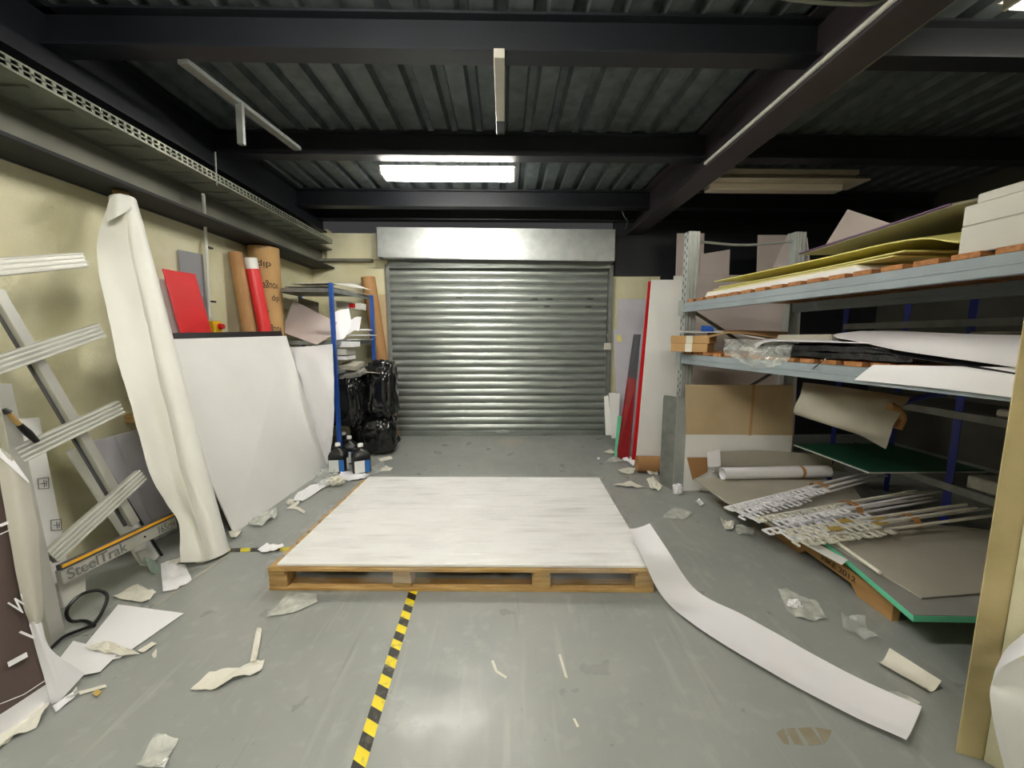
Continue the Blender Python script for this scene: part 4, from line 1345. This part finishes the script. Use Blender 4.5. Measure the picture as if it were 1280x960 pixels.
# bundles of cut white letter strips
def bundle(p0, p1, n, spread0, spread1, label, seed, tape_at, gold=()):
    rg = random.Random(seed)
    p0, p1 = Vec(p0), Vec(p1)
    d_ = (p1 - p0); L_ = d_.length; d_.normalize()
    s_ = Vec((d_.y, -d_.x, 0)).normalized()
    t_ = thing('letter_bundle', label, 'bundle', (p0.x, p0.y, p0.z - .02), 'bundles of cut letter strips on the floor pallet')
    for k in range(n):
        v = (k / (n - 1) - .5)
        lay = k % 3
        q0 = p0 + s_ * (v * spread0) + Vec((0, 0, .016 * lay)) + d_ * rg.uniform(-.05, .2)
        q1 = p1 + s_ * (v * spread1 + rg.uniform(-.02, .02)) + Vec((0, 0, .016 * lay + rg.uniform(0, .04))) + d_ * rg.uniform(-.15, .15)
        dd = (q1 - q0).normalized(); ss = Vec((dd.y, -dd.x, 0)).normalized()
        m = MB()
        m.bar(q0, q1, .015, .010, (0, 0, 1))
        ll = (q1 - q0).length
        x = 0.004
        # letter shaped teeth along the first half of the strip
        while x < ll * rg.uniform(.35, .6):
            h_ = rg.choice((.05, .055, .06))
            c = q0 + dd * x
            m.bar(c, c + ss * h_, .013, .010, (0, 0, 1))
            kind = rg.random()
            if kind < .4:
                m.bar(c + ss * h_ * .95, c + ss * h_ * .95 + dd * .03, .013, .010, (0, 0, 1))
            if kind < .25:
                m.bar(c + ss * h_ * .5, c + ss * h_ * .5 + dd * .026, .011, .010, (0, 0, 1))
                m.bar(c + dd * .03, c + dd * .03 + ss * h_, .013, .010, (0, 0, 1))
                x += .02
            x += .056
        m.build('letter_strip', (m_paper, m_paperc)[rg.random() < .25], t_)
    for f in tape_at:
        c = p0 + d_ * (L_ * f) + Vec((0, 0, .02))
        w_ = spread0 + (spread1 - spread0) * f
        m = MB()
        m.grid(patch([[c - s_ * (w_ * .55) + d_ * .025 * u + Vec((0, 0, -.02)), c - s_ * (w_ * .35) + d_ * .025 * u + Vec((0, 0, .034)), c + s_ * (w_ * .35) + d_ * .025 * u + Vec((0, 0, .034)), c + s_ * (w_ * .55) + d_ * .025 * u + Vec((0, 0, -.02))] for u in (-1, 1)], 3, 16), .001)
        m.build('tape_band', m_tapeb, t_, smooth=True)['label'] = 'brown tape band'
    for f, v in gold:
        c = p0 + d_ * (L_ * f) + s_ * (v * spread0) + Vec((0, 0, .052))
        MB().obox(c, (.09, .045, .002), Matrix((d_, -s_, Vec((0, 0, 1)))).transposed()).build('tape_patch', m_goldtape, t_)['label'] = 'golden tape patch'
    return t_


bundle(at(915, 640, z=.2), at(1090, 596, z=.26), 7, .15, .12, 'farthest bundle of white cut letter strips on the floor pallet', 3, (.58,))
bundle(at(950, 655, z=.2), at(1165, 622, z=.27), 7, .15, .12, 'middle bundle of white cut letter strips on the floor pallet', 5, (.5,))
bundle(at(985, 672, z=.205), at(1225, 642, z=.28), 8, .15, .13, 'nearest bundle of white cut letter strips, with golden tape patches', 8, (.6,), ((.3, -.2), (.42, .3), (.46, -.1), (.2, .3), (.8, .1)))
# paper rolls behind the bundles
for nm, a, b_, r_, lab in (('paper_roll', (903, 592), (1035, 589), .055, 'front white paper roll lying across the far end of the floor pallet'), ('paper_roll', (890, 585), (1015, 578), .045, 'rear white paper roll lying across the far end of the floor pallet')):
    z = .192 + r_
    p0, p1 = at(*a, z=z), at(*b_, z=z)
    t_ = thing(nm, lab, 'roll', p0, 'paper rolls on the pallet')
    MB().pipe(p0, p1, r_, .004, 28).build('roll', m_paper, t_, smooth=True)
    q = p0.lerp(p1, .72)
    MB().pipe(q, q + (p1 - p0).normalized() * .03, r_ + .001, .002, 28).build('tape_band', m_tapeb, t_, smooth=True)
p = at(905, 568, z=.3)
tag(MB().plate([at(884, 566, y=3.4), at(900, 562, y=3.4), at(901, 583, y=3.38), at(885, 584, y=3.38)], (0, .006, .002)).build('paper_sheet', m_paper), 'white paper flap standing at the end of the paper rolls', 'paper')
rows = [[at(898, 584, y=3.54), at(950, 583, y=3.54), at(1060, 590, y=3.52)], [at(900, 564, y=3.57), at(960, 563, y=3.57), at(1040, 570, y=3.56)]]
sheet_at('greyboard_sheet', rows, .006, m_greyb, 'grey board strip leaning behind the white paper rolls', 'board')

# ---- blue shelving deeper in, behind the rack
bs = thing('shelving_unit', 'dark blue shelving with grey shelves deep behind the rack on the right', 'shelving', (3.3, 2.5, 0))
for (x, y) in ((3.17, 2.58), (3.17, 3.56), (3.17, 1.5), (3.75, 2.58), (3.75, 3.56), (3.75, 1.5)):
    m = MB().box((x - .003, y - .025, 0), (x + .003, y + .025, 2.1)); m.box((x, y + .02, 0), (x + .04, y + .025, 2.1))
    m.build('post', m_dblue, bs, bev=.001)
for z in (.46, .98, 1.62):
    m = MB().box((3.17, 1.5, z), (3.76, 3.56, z + .006)); m.box((3.158, 1.5, z - .045), (3.165, 3.56, z + .006))
    m.build('shelf', m_galv_d, bs)
g_ = thing('green_board', 'dark green board jutting from the low shelf deep behind the rack', 'board', (3.2, 3.1, .468))
MB().box((2.785, 2.785, .478), (3.7, 3.55, .486)).build('green_face', m_dgreen, g_)
MB().box((2.78, 2.78, .468), (3.7, 3.55, .478)).build('white_core', m_white, g_)
tag(MB().box((3.19, 1.6, .47), (3.7, 2.5, .56)).build('clear_pack', m_clearw, bev=.01), 'milky wrapped pack on the low shelf right of the blue post', 'pack')
tag(MB().box((3.19, 1.6, .99), (3.7, 2.4, 1.04)).build('white_pack', m_plast, bev=.01), 'pale pack on the upper grey shelf right of the blue post', 'pack')
# folded grey cloth hanging below the middle beam
rows = [[at(1003, 478, y=2.6), at(1060, 485, y=2.45), at(1138, 497, y=2.3)], [at(1000, 492, y=2.55), at(1060, 500, y=2.38), at(1128, 510, y=2.25)], [at(993, 516, y=2.55), at(1045, 530, y=2.4), at(1112, 538, y=2.25)], [at(1020, 522, y=2.6), at(1070, 542, y=2.42), at(1110, 562, y=2.27)]]
sheet_at('hanging_paper', rows, .004, m_greyb, 'folded grey paper sagging below the middle rack beam', 'paper', 26, 26, .03, 3, (0, 1, 0))
rows = [[at(1045, 528, y=2.62), at(1095, 536, y=2.5)], [at(1085, 548, y=2.62), at(1108, 553, y=2.5)]]
sheet_at('brown_paper', rows, .004, m_card, 'torn brown paper showing under the hanging grey paper', 'paper', 10, 10, .02)
pts = [at(1112, 508, y=2.28), at(1140, 500, y=2.35), at(1162, 494, y=2.4), at(1180, 492, y=2.5)]
tag(MB().tube(line(pts, 14), [.02] * 14, 8).build('blue_strap', m_dblue, smooth=True), 'blue strap twisted beside the hanging grey paper', 'strap')
tag(MB().tube(line([at(1112, 508, y=2.26), at(1122, 512, y=2.26), at(1128, 522, y=2.28), at(1122, 536, y=2.28)], 12), .022, 10).build('brown_tape', m_kraft, smooth=True), 'crumpled brown tape hanging at the corner of the grey paper', 'tape')

# ---- boards standing between the rack and the shutter
def lean4(name, q, th, mat, label, cat='board'):
    n = (q[1] - q[0]).cross(q[2] - q[1]).normalized()
    return tag(MB().plate(q, n * th).build(name, mat, bev=min(.001, th / 4)), label, cat)


lean4('board', [at(794, 583, z=0), Vec((1.96, 4.30, 0)), at(866, 350, y=4.41), at(814, 350, y=4.41)], .012, m_white, 'tall white board standing between the red edge and the rack post')
lean4('board', [at(789, 580, z=0), at(796, 580, z=0), at(816, 352, y=4.46), at(810, 352, y=4.46)], .008, m_red, 'thin bright red board edge left of the tall white board')
q = [at(771, 571, z=0), at(786.5, 577, z=0), at(801, 418, y=4.46), at(792.5, 418, y=4.72)]
dr = thing('board', 'narrow dark red board with a charcoal upper part by the shutter', 'board', q[0])
nn = (q[1] - q[0]).cross(q[2] - q[1]).normalized() * .01
m0, m1 = q[0].lerp(q[3], .66), q[1].lerp(q[2], .66)
MB().plate([q[0], q[1], m1, m0], nn).build('red_lower_part', m_redd, dr, bev=.001)
MB().plate([m0, m1, q[2], q[3]], nn).build('charcoal_upper_part', m_dgrey, dr, bev=.001)
lean4('board', [at(767.5, 571, z=0), at(772, 571, z=0), at(778, 520, y=4.78), at(772, 520, y=4.78)], .02, m_mint, 'mint green board strip at the foot of the dark red board')
ly = 5.62
lean4('board', [Vec((1.62, ly - .15, 0)), Vec((2.15, ly - .15, 0)), at(826, 374, y=ly + .1), at(772, 374, y=ly + .1)], .01, m_lilac, 'pale lilac board on the wall behind the dark red board')
lm = thing('board', 'lower grey lilac board with a yellow sticker near the shutter', 'board', (1.6, ly - .3, 0))
q = [at(773, 556, y=5.25), at(815, 556, y=5.25), at(812, 413, y=5.5), at(767, 412, y=5.5)]
q[0].z = q[1].z = 0
MB().plate(q, (0, .01, 0)).build('sheet', m_lilac, lm, bev=.001)
sq = [at(771, 419, y=5.48), at(776.5, 419, y=5.48), at(777, 427, y=5.465), at(771.5, 427, y=5.465)]
MB().plate(sq, (0, .006, 0)).build('yellow_sticker', m_yellow, lm)
for pts, lab in (([(757, 544), (765, 549), (760, 494), (755, 496)], 'narrow pale board leaning right beside the shutter rail'), ([(764, 548), (772, 552), (775, 492), (761, 491)], 'small white board leaning next to the shutter rail')):
    yb_ = 5.1
    q = [at(px, py, y=yb_ if py > 520 else yb_ + .2) for px, py in pts]
    q[0].z = max(0, q[0].z) ; q[1].z = q[0].z
    lean4('board', q, .008, m_white, lab)
# large pale boards behind the rack end
yb = 4.46
lean4('board', [Vec((1.98, yb - .1, 0)), Vec((3.3, yb - .1, 0)), at(1000, 344, y=yb + .1), at(868, 344, y=yb + .1)], .012, m_pink, 'large pale pinkish board standing behind the far end of the rack')
lean4('board', [Vec((2.02, 4.6, 0)), Vec((2.32, 4.6, 0)), at(880, 345, y=4.7), at(842, 345, y=4.7)], .01, m_white, 'white board behind the rack post, left of the large pinkish board')
for pts, yy, lab in (([(846, 400), (880, 400), (880, 292), (846, 292)], 5.3, 'tall pale board at the back above the tall white board'), ([(875, 350), (916, 350), (912, 312), (876, 318)], 4.9, 'tilted pale board seen between the rack posts, left one'), ([(955, 350), (1010, 350), (1005, 294), (947, 294)], 4.9, 'pale board seen through the rack top, right one')):
    q = [at(px, py, y=yy) for px, py in pts]
    q[0].z = q[1].z = 0
    lean4('board', q, .012, m_pink, lab)
# galvanised channel
c0, c1, c2 = at(824, 604, z=0), at(841, 613, z=0), at(856, 613, z=0)
ztop = at(826, 490, y=c0.y).z
gc = thing('steel_channel', 'galvanised steel angle standing on end at the foot of the rack', 'steel channel', c1)
MB().plate([c0, c1, c1 + Vec((0, 0, ztop - .02)), c0 + Vec((0, 0, ztop - .03)) + (c1 - c0) * .06, c0 + Vec((0, 0, ztop - .06))], (.004, .003, 0)).build('left_flange', m_galv_d, gc)  # duller steel tone paints this flange's shaded side
MB().plate([c1, c2, c2 + Vec((0, 0, ztop - .06)), c2 + Vec((0, 0, ztop - .03)) + (c1 - c2) * .1, c1 + Vec((0, 0, ztop - .02))], (-.002, .004, 0)).build('right_flange', m_galv, gc)  # paler steel tone paints the reflected light on this flange
p0 = at(796, 574.5, y=4.15); p0.z = .095
kt = thing('cardboard_tube', 'short brown cardboard tube lying behind the steel angle', 'tube', p0)
MB().pipe(p0, p0 + Vec((.42, -.05, 0)), .09, .008, 32).build('tube', m_kraft, kt, smooth=True)

# ---- white paper roll curling at the right edge, near the camera
rr = thing('paper_roll', 'large white paper sheet curling in at the bottom right corner', 'paper', (1.6, 1.0, 0))
rows = []
lp = [(1266, 818), (1246, 840), (1238, 862), (1240, 890), (1247, 925), (1256, 962), (1266, 1010)]
for k, (px, py) in enumerate(lp):
    a = at(px, py, y=1.03)
    rows.append([a, a + Vec((.006, -.03, 0)), a + Vec((.05, -.07, .0)), a + Vec((.14, -.09, .0)), a + Vec((.26, -.05, 0))])
MB().grid(patch(rows, 40, 20), .002).build('sheet', m_white, rr, smooth=True)
top = rows[0]
mid = [at(1245, 836, y=1.06), at(1258, 812, y=1.07), at(1276, 796, y=1.08), at(1295, 780, y=1.1), at(1320, 768, y=1.1)]
low = [at(1240, 856, y=1.025), at(1250, 836, y=.99), at(1268, 824, y=.965), at(1290, 816, y=.95), at(1320, 812, y=.95)]
MB().grid(patch([low, [low[i].lerp(mid[i], .5) + Vec((0, 0, .012)) for i in range(5)], mid], 12, 20), .002).build('curled_back', m_paper, rr, smooth=True)
# ================================================================ wrapped pallet in the middle
FLb, FRb = at(333, 741, z=0), at(812, 738, z=0)
X0, X1, Y0 = -1.41, .88, 2.155
Y1 = 3.62
MB.XF = Matrix.Translation((X0, Y0, 0)) @ Matrix.Rotation(math.radians(-1.6), 4, 'Z') @ Matrix.Translation((-X0, -Y0, 0))
wp = thing('pallet', 'large wooden pallet in the middle of the floor under white sheets', 'pallet', ((X0 + X1) / 2, (Y0 + Y1) / 2, 0))
HP = .145
def pbox(nm, a, b_, mt=m_wood, lab=None):
    o = MB().box(a, b_).build(nm, mt, wp, bev=.003)
    return o


for yy in (Y0, (Y0 + Y1) / 2 - .05, Y1 - .1):
    pbox('bottom_board', (X0, yy, 0), (X1, yy + .1, .022), m_woody)
    for fx in (0, .34, .72, 1):
        xx = X0 + (X1 - X0 - .11) * fx
        pbox('block', (xx, yy + .003, .022), (xx + .11, yy + .1, .1))
for fx in (0, .34, .72, 1):
    xx = X0 + (X1 - X0 - .1) * fx
    pbox('bearer', (xx, Y0 + .002, .1), (xx + .1, Y1, .122), m_wood)
k = 0
yy = Y0
while yy < Y1 - .05:
    pbox('deck_board', (X0, yy, .122), (X1, min(yy + .11, Y1), HP), m_woody)
    yy += .146
ss = tag(MB().box((X0 + .05, Y0 + .014, HP + .001), (X1 - .015, Y1 - .01, HP + .02)).build('sheet_stack', m_white, bev=.003), 'stack of large white sheets wrapped on the middle pallet', 'sheets')
# stretch film over the stack and down the pallet sides
F_ = MB()
zt = HP + .029
nx, ny = 60, 40
P = []
for j in range(ny):
    v = j / (ny - 1)
    r_ = []
    for i in range(nx):
        u = i / (nx - 1)
        x = X0 - .012 + (X1 - X0 + .024) * u; y = Y0 - .012 + (Y1 - Y0 + .024) * v
        ins = min(min(u, 1 - u) * (X1 - X0), min(v, 1 - v) * (Y1 - Y0))
        z = zt + .004 * noise.noise(Vec((x * 2, y * 22, 0))) + .002 * noise.noise(Vec((x * 9, y * 30, 5)))
        r_.append(Vec((x, y, z)))
    P.append(r_)
F_.grid(P, .0006)
def skirt(a, b_, n_):
    rows = []
    for j in range(7):
        w = j / 6
        r_ = []
        for i in range(40):
            u = i / 39
            p = Vec(a).lerp(Vec(b_), u)
            z = zt * (1 - w) + .07 * w
            o_ = .012 * abs(noise.noise(Vec((p.x * 8, p.y * 8, z * 14)))) * w + .004 * w + .003
            r_.append(Vec((p.x, p.y, z)) + Vec(n_) * o_)
        rows.append(r_)
    F_.grid(rows, .0006)
e = .013
skirt((X0 - e, Y0 - e, 0), (X1 + e, Y0 - e, 0), (0, -1, 0))
skirt((X0 - e, Y1 + e, 0), (X1 + e, Y1 + e, 0), (0, 1, 0))
skirt((X0 - e, Y0 - e, 0), (X0 - e, Y1 + e, 0), (-1, 0, 0))
skirt((X1 + e, Y0 - e, 0), (X1 + e, Y1 + e, 0), (1, 0, 0))
tag(F_.build('stretch_film', m_film, smooth=True), 'clear stretch film wrapped over the sheets and pallet in the middle', 'film')

MB.XF = None
# hazard tape on the floor
def strip_on_floor(name, a, b_, w, mat, label, z=.0015):
    a, b_ = Vec(a), Vec(b_)
    d_ = (b_ - a).normalized(); s_ = Vec((-d_.y, d_.x, 0)) * w / 2
    n = 40
    rows = []
    for i in range(n):
        p = a.lerp(b_, i / (n - 1))
        rows.append([p - s_ + Vec((0, 0, z)), p + s_ + Vec((0, 0, z))])
    return tag(MB().grid(rows, .001).build(name, mat), label, 'tape')


ta, tb_ = at(516, 741, z=0), at(447, 962, z=0)
dd = (tb_ - ta).normalized()
strip_on_floor('hazard_tape', ta - dd * .1, tb_ + dd * .8, .052, m_hazard, 'yellow and black hazard tape on the floor running from the wrapped pallet to the camera')
ta, tb_ = at(284, 688, z=0), at(362, 686, z=0)
strip_on_floor('hazard_tape', ta, tb_ + Vec((.3, 0, 0)), .05, m_hazard2, 'short piece of hazard tape between the banner roll and the pallet')
sa, sb = at(196, 756, z=0), at(285, 694, z=0)
strip_on_floor('floor_tape', sa, sb, .02, m_greyb, 'thin pale tape line on the floor leading to the banner roll')

# long paper strip curling off the pallet corner
L = [(785, 664), (800, 694), (826, 746), (870, 786), (960, 842), (1060, 896), (1132, 930)]
Rr = [(812, 655), (836, 692), (872, 741), (930, 771), (1010, 816), (1090, 858), (1152, 886)]
zs = [.26, .245, .03, .012, .012, .014, .02]
rows = []
for (a, b_, z) in zip(L, Rr, zs):
    p, q = at(*a, z=z), at(*b_, z=z)
    rows.append([p + Vec((0, 0, .016)), p.lerp(q, .3), p.lerp(q, .7), q + Vec((0, 0, .008))])
tag(MB().grid(patch(rows, 70, 12, .006, 3, 4), .002).build('paper_strip', m_paper, smooth=True), 'long white paper strip running from the pallet corner across the floor', 'paper')

# ---- scraps on the floor
def scrap(name, pix, h, seed, mat, label, cat='paper', z=.004, th=.0015, fold=None, cuts=4):
    pts = [at(px, py, z=0) for px, py in pix]
    c = sum(pts, Vec()) / len(pts)
    bm = bmesh.new()
    vs_ = [bm.verts.new(p) for p in pts]
    vc = bm.verts.new(c)
    for i in range(len(vs_)):
        bm.faces.new([vs_[i], vs_[(i + 1) % len(vs_)], vc])
    bmesh.ops.subdivide_edges(bm, edges=bm.edges, cuts=cuts, use_grid_fill=True)
    for v in bm.verts:
        q = v.co * 9 + Vec((seed * 3.3, seed, 0))
        q2 = v.co * 24 + Vec((seed, seed * 2, 3))
        v.co.z = z + h * abs(noise.noise(q)) * 1.6 + h * .5 * abs(noise.noise(q2))
    bmesh.ops.recalc_face_normals(bm, faces=bm.faces)
    g = bmesh.ops.solidify(bm, geom=bm.faces[:], thickness=th)
    m = MB(); m.bm.free(); m.bm = bm
    return tag(m.build(name, mat, smooth=True, ang=25), label, cat)


def ball(name, px, py, s, seed, mat, label, cat='paper'):
    c = at(px, py, z=s[2] * .8)
    bm = bmesh.new()
    bmesh.ops.create_icosphere(bm, subdivisions=4, radius=1)
    for v in bm.verts:
        d_ = v.co.normalized()
        r_ = .75 + .55 * abs(noise.noise(d_ * 1.8 + Vec((seed, 0, seed * 2)))) - .35 * abs(noise.noise(d_ * 4 + Vec((seed * 5, 1, 0)))) + .2 * noise.noise(d_ * 9 + Vec((seed, 3, 0)))
        v.co = Vec((d_.x * s[0] * r_, d_.y * s[1] * r_, max(-s[2] * .78, d_.z * s[2] * r_)))
    bmesh.ops.translate(bm, verts=bm.verts, vec=c)
    m = MB(); m.bm.free(); m.bm = bm
    return tag(m.build(name, mat, smooth=True, ang=30), label, cat)


# large papers on the left
scrap('paper_sheet', [(82, 838), (148, 757), (230, 768), (150, 824)], .002, 1, m_paper, 'large white sheet on the floor beside the cutter foot', z=.005)
scrap('paper_sheet', [(60, 846), (92, 804), (150, 818), (126, 843), (78, 852)], .003, 2, m_paper, 'second white sheet tucked under the large one near the printed banner', z=.012)
scrap('paper_sheet', [(108, 816), (130, 806), (176, 822), (150, 824)], .02, 3, m_paperc, 'curled paper lying on the large white sheet', z=.016)
scrap('paper_scrap', [(142, 748), (172, 731), (196, 744), (182, 755), (160, 752)], .03, 4, m_paperc, 'curled cream paper piece behind the large white sheet')
scrap('paper_scrap', [(201, 706), (212, 702), (232, 708), (240, 727), (222, 738), (204, 741)], .03, 5, m_paper, 'white folded paper square in front of the banner roll foot')
scrap('paper_scrap', [(210, 708), (228, 700), (238, 697), (236, 702), (224, 711)], .05, 6, m_paperc, 'twisted paper piece at the banner roll foot', z=.02)
scrap('paper_scrap', [(172, 815), (190, 804), (197, 806), (180, 817)], .01, 7, m_paperc, 'small torn paper by the tip of the large white sheet')
scrap('paper_scrap', [(190, 820), (196, 812), (196, 822), (192, 824)], .008, 8, m_paperc, 'tiny paper triangle right of the large white sheet')
scrap('paper_strip', [(66, 884), (92, 868), (94, 874), (70, 892)], .01, 9, m_paper, 'white paper strip poking out below the printed banner corner')
scrap('paper_scrap', [(82, 876), (96, 862), (99, 870), (90, 876)], .02, 10, m_clearw, 'milky plastic scrap beside the printed banner corner', 'plastic')
scrap('paper_strip', [(98, 866), (132, 857), (134, 860), (100, 870)], .004, 11, m_paperc, 'thin grey paper strip right of the printed banner')
scrap('leaf_scrap', [(116, 870), (122, 865), (128, 867), (122, 873)], .006, 12, m_goldtape, 'small orange scrap right of the printed banner', 'scrap')
scrap('paper_scrap', [(-10, 948), (0, 918), (34, 900), (56, 882), (64, 890), (46, 912), (12, 926)], .04, 13, m_paperc, 'crumpled tissue in front of the printed banner bottom')
scrap('plastic_scrap', [(238, 864), (262, 842), (300, 836), (318, 826), (331, 828), (326, 842), (292, 852), (270, 864)], .022, 14, m_paperc, 'torn translucent paper left of the hazard tape', 'paper')
scrap('paper_scrap', [(313, 830), (322, 792), (328, 796), (320, 832)], .03, 15, m_paperc, 'thin upright tail of the torn paper left of the hazard tape', z=.012)
scrap('plastic_scrap', [(170, 962), (196, 926), (224, 927), (204, 964)], .03, 16, m_clearw, 'milky plastic scrap at the bottom edge, left of the tape', 'plastic')
scrap('paper_scrap', [(190, 962), (206, 950), (212, 953), (206, 966)], .02, 17, m_paper, 'white paper bit under the plastic scrap at the bottom edge')
scrap('plastic_scrap', [(334, 773), (352, 752), (360, 742), (396, 744), (397, 754), (372, 766)], .012, 18, m_clearw, 'translucent paper piece at the front left corner of the pallet', 'paper')
# between board and pallet
scrap('paper_scrap', [(310, 658), (318, 648), (346, 637), (347, 648), (328, 660)], .05, 19, m_clearw, 'milky plastic piece at the foot of the large white board', 'plastic')
scrap('paper_scrap', [(286, 668), (302, 664), (300, 670), (290, 676)], .03, 20, m_paperc, 'paper scrap at the near bottom corner of the large white board')
scrap('paper_scrap', [(322, 688), (334, 682), (352, 682), (356, 688), (338, 691), (328, 693)], .03, 21, m_paper, 'crumpled white paper lying on the short hazard tape')
scrap('paper_strip', [(366, 627), (372, 618), (410, 600), (414, 606), (378, 628)], .03, 22, m_paper, 'rolled white paper strip along the foot of the white board')
ball('crumpled_paper', 363, 628, (.035, .03, .03), 2, m_paperc, 'little crumpled paper at the near end of the paper strip')
scrap('paper_strip', [(358, 636), (372, 634), (382, 640), (380, 643), (370, 637)], .006, 23, m_paperc, 'thin curved paper strip left of the pallet')
ball('crumpled_plastic', 410, 596, (.13, .12, .1), 3, m_clear, 'crumpled clear plastic in front of the ink bottles', 'plastic')
ball('crumpled_paper', 421, 601, (.09, .07, .06), 5, m_paperc, 'crumpled cream paper in front of the leftmost ink bottle')
scrap('paper_scrap', [(420, 600), (428, 590), (446, 590), (462, 594), (456, 600), (436, 602)], .03, 24, m_paper, 'crumpled white paper in front of the front ink bottle')
scrap('plastic_scrap', [(456, 598), (462, 586), (480, 578), (482, 586), (470, 594)], .025, 25, m_clear, 'clear plastic scrap right of the front ink bottle', 'plastic')
for k, (pp, lab) in enumerate((([(473, 574), (488, 571), (491, 574), (476, 578)], 'small white paper right of the ink bottles, upper'), ([(474, 587), (482, 583), (492, 586), (488, 589), (476, 590)], 'small white paper right of the ink bottles, lower'),
                               ([(472, 556), (474, 549), (484, 549), (484, 556)], 'white paper at the foot of the brown roll'), ([(464, 567), (472, 564), (474, 567), (465, 570)], 'tiny white paper beside the black bag'))):
    scrap('paper_scrap', pp, .012, 30 + k, m_paperc, lab)
p = at(447, 458, y=4.72)
# right of the shutter
for k, (pp, mt, h, lab) in enumerate((([(754, 566), (764, 562), (770, 568), (764, 569)], m_paperc, .02, 'pale paper scrap at the foot of the mint green strip'),
                                      ([(756, 578), (764, 573), (778, 575), (780, 578), (764, 579)], m_clearw, .015, 'milky plastic scrap in front of the dark red board'),
                                      ([(772, 588), (784, 585), (795, 586), (792, 593), (780, 594)], m_paperc, .02, 'pale paper in front of the white board foot'),
                                      ([(778, 575), (784, 571), (794, 580), (792, 584)], m_paper, .05, 'crumpled paper leaning at the bright red board foot'),
                                      ([(798, 586), (806, 587), (822, 591), (822, 595), (810, 594)], m_paperc, .05, 'curved paper shell in front of the brown tube'),
                                      ([(808, 582), (814, 578), (824, 577), (823, 587), (812, 588)], m_paperc, .06, 'crumpled paper between the brown tube and the steel angle'),
                                      ([(808, 602), (816, 598), (828, 609), (824, 615), (813, 612)], m_paperc, .04, 'twisted cream paper at the foot of the steel angle'),
                                      ([(766, 608), (788, 603), (806, 610), (796, 611)], m_paperc, .02, 'flat triangular paper right of the pallet far corner'),
                                      ([(828, 648), (842, 634), (866, 642), (854, 651)], m_clearw, .012, 'square milky plastic piece on the floor before the rack'),
                                      ([(868, 630), (874, 624), (880, 631), (876, 634)], m_paper, .03, 'tiny white paper before the rack foot'),
                                      ([(900, 656), (904, 652), (918, 655), (916, 664), (906, 664)], m_paperc, .05, 'small crumpled paper before the floor pallet'),
                                      ([(864, 600), (870, 598), (880, 612), (875, 616)], m_paperc, .02, 'pale strip on the floor by the rack post foot'),
                                      ([(918, 658), (944, 660), (940, 672), (920, 668)], m_clearw, .02, 'grey plastic under the letter strips at the pallet edge'),
                                      ([(972, 737), (984, 736), (1000, 748), (1022, 752), (1033, 776), (1010, 778), (984, 768)], m_clearw, .02, 'triangular clear plastic piece on the floor before the pallet'),
                                      ([(1050, 776), (1056, 772), (1080, 778), (1084, 792), (1100, 806), (1076, 802), (1056, 794)], m_clear, .04, 'crumpled clear plastic piece left of the curled label'),
                                      )):
    scrap('plastic_scrap' if mt in (m_clearw, m_clear) else 'paper_scrap', pp, h, 50 + k, mt, lab, 'plastic' if mt in (m_clearw, m_clear) else 'paper')
ball('crumpled_paper', 847, 611, (.05, .045, .06), 8, m_paper, 'crumpled white paper ball at the foot of the steel angle')
ball('crumpled_paper', 748, 573, (.02, .02, .015), 9, m_paper, 'tiny paper crumb near the shutter')
ball('crumpled_paper', 993, 755, (.045, .03, .03), 11, m_paper, 'white tissue knot on the triangular clear plastic')
# curled label
a0, a1 = at(1096, 826, z=.03), at(1158, 860, z=.03)
b0_, b1_ = at(1112, 810, z=.04), at(1177, 851, z=.04)
rows = []
for i in range(9):
    u = i / 8
    p0, p1 = a0.lerp(a1, u), b0_.lerp(b1_, u)
    rows.append([p0, p0.lerp(p1, .3) + Vec((0, 0, -.028)), p0.lerp(p1, .65) + Vec((0, 0, -.03)), p1])
tag(MB().grid(patch(rows, 14, 18), .002).build('curled_card', m_paperc, smooth=True), 'curled white card piece on the floor left of the column', 'card')
scrap('paper_scrap', [(1108, 868), (1122, 866), (1140, 878), (1150, 884), (1136, 886)], .02, 80, m_clearw, 'milky plastic scrap beside the end of the long paper strip', 'plastic')
# scuffed glue marks and chips on the paint
def mark(name, pix, mat, label):
    m = MB().plate([at(px, py, z=.0006) for px, py in pix], (0, 0, .0004))
    return tag(m.build(name, mat), label, 'floor mark')


m_glue = M('brown_glue_residue', (128, 120, 98), .6, col2=(140, 134, 114), nscale=20)
gm = thing('glue_mark', 'brown striped glue mark on the floor in front of the column', 'floor mark', at(1004, 920, z=0))
for pp in ([(970, 916), (980, 910), (987, 931), (980, 930)], [(982, 911), (993, 910), (1005, 932), (993, 930)], [(997, 910), (1014, 909), (1028, 930), (1012, 932)], [(1019, 909), (1040, 913), (1034, 926), (1030, 930)]):
    MB().plate([at(px, py, z=.0006) for px, py in pp], (0, 0, .0004)).build('glue_stripe', m_glue, gm)
m_chip = M('pale_worn_paint', (176, 172, 160), .5, col2=(150, 148, 140), nscale=30, nmix=(.4, .6))
mark('worn_patch', [(620, 552), (632, 548), (654, 549), (656, 553), (640, 557), (626, 557)], m_chip, 'pale worn patch on the floor before the shutter handle')
for k, (pp, lab) in enumerate((([(614, 826), (617, 825), (622, 838), (634, 846), (632, 848), (619, 840)], 'short pale curved scratch on the floor in front of the pallet'), ([(716, 898), (719, 898), (724, 908), (721, 909)], 'small white scratch on the floor below the pallet'), ([(698, 818), (701, 818), (710, 848), (706, 846)], 'long pale scratch on the floor right of the curved one'))):
    mark('scratch', pp, m_paperc, lab)
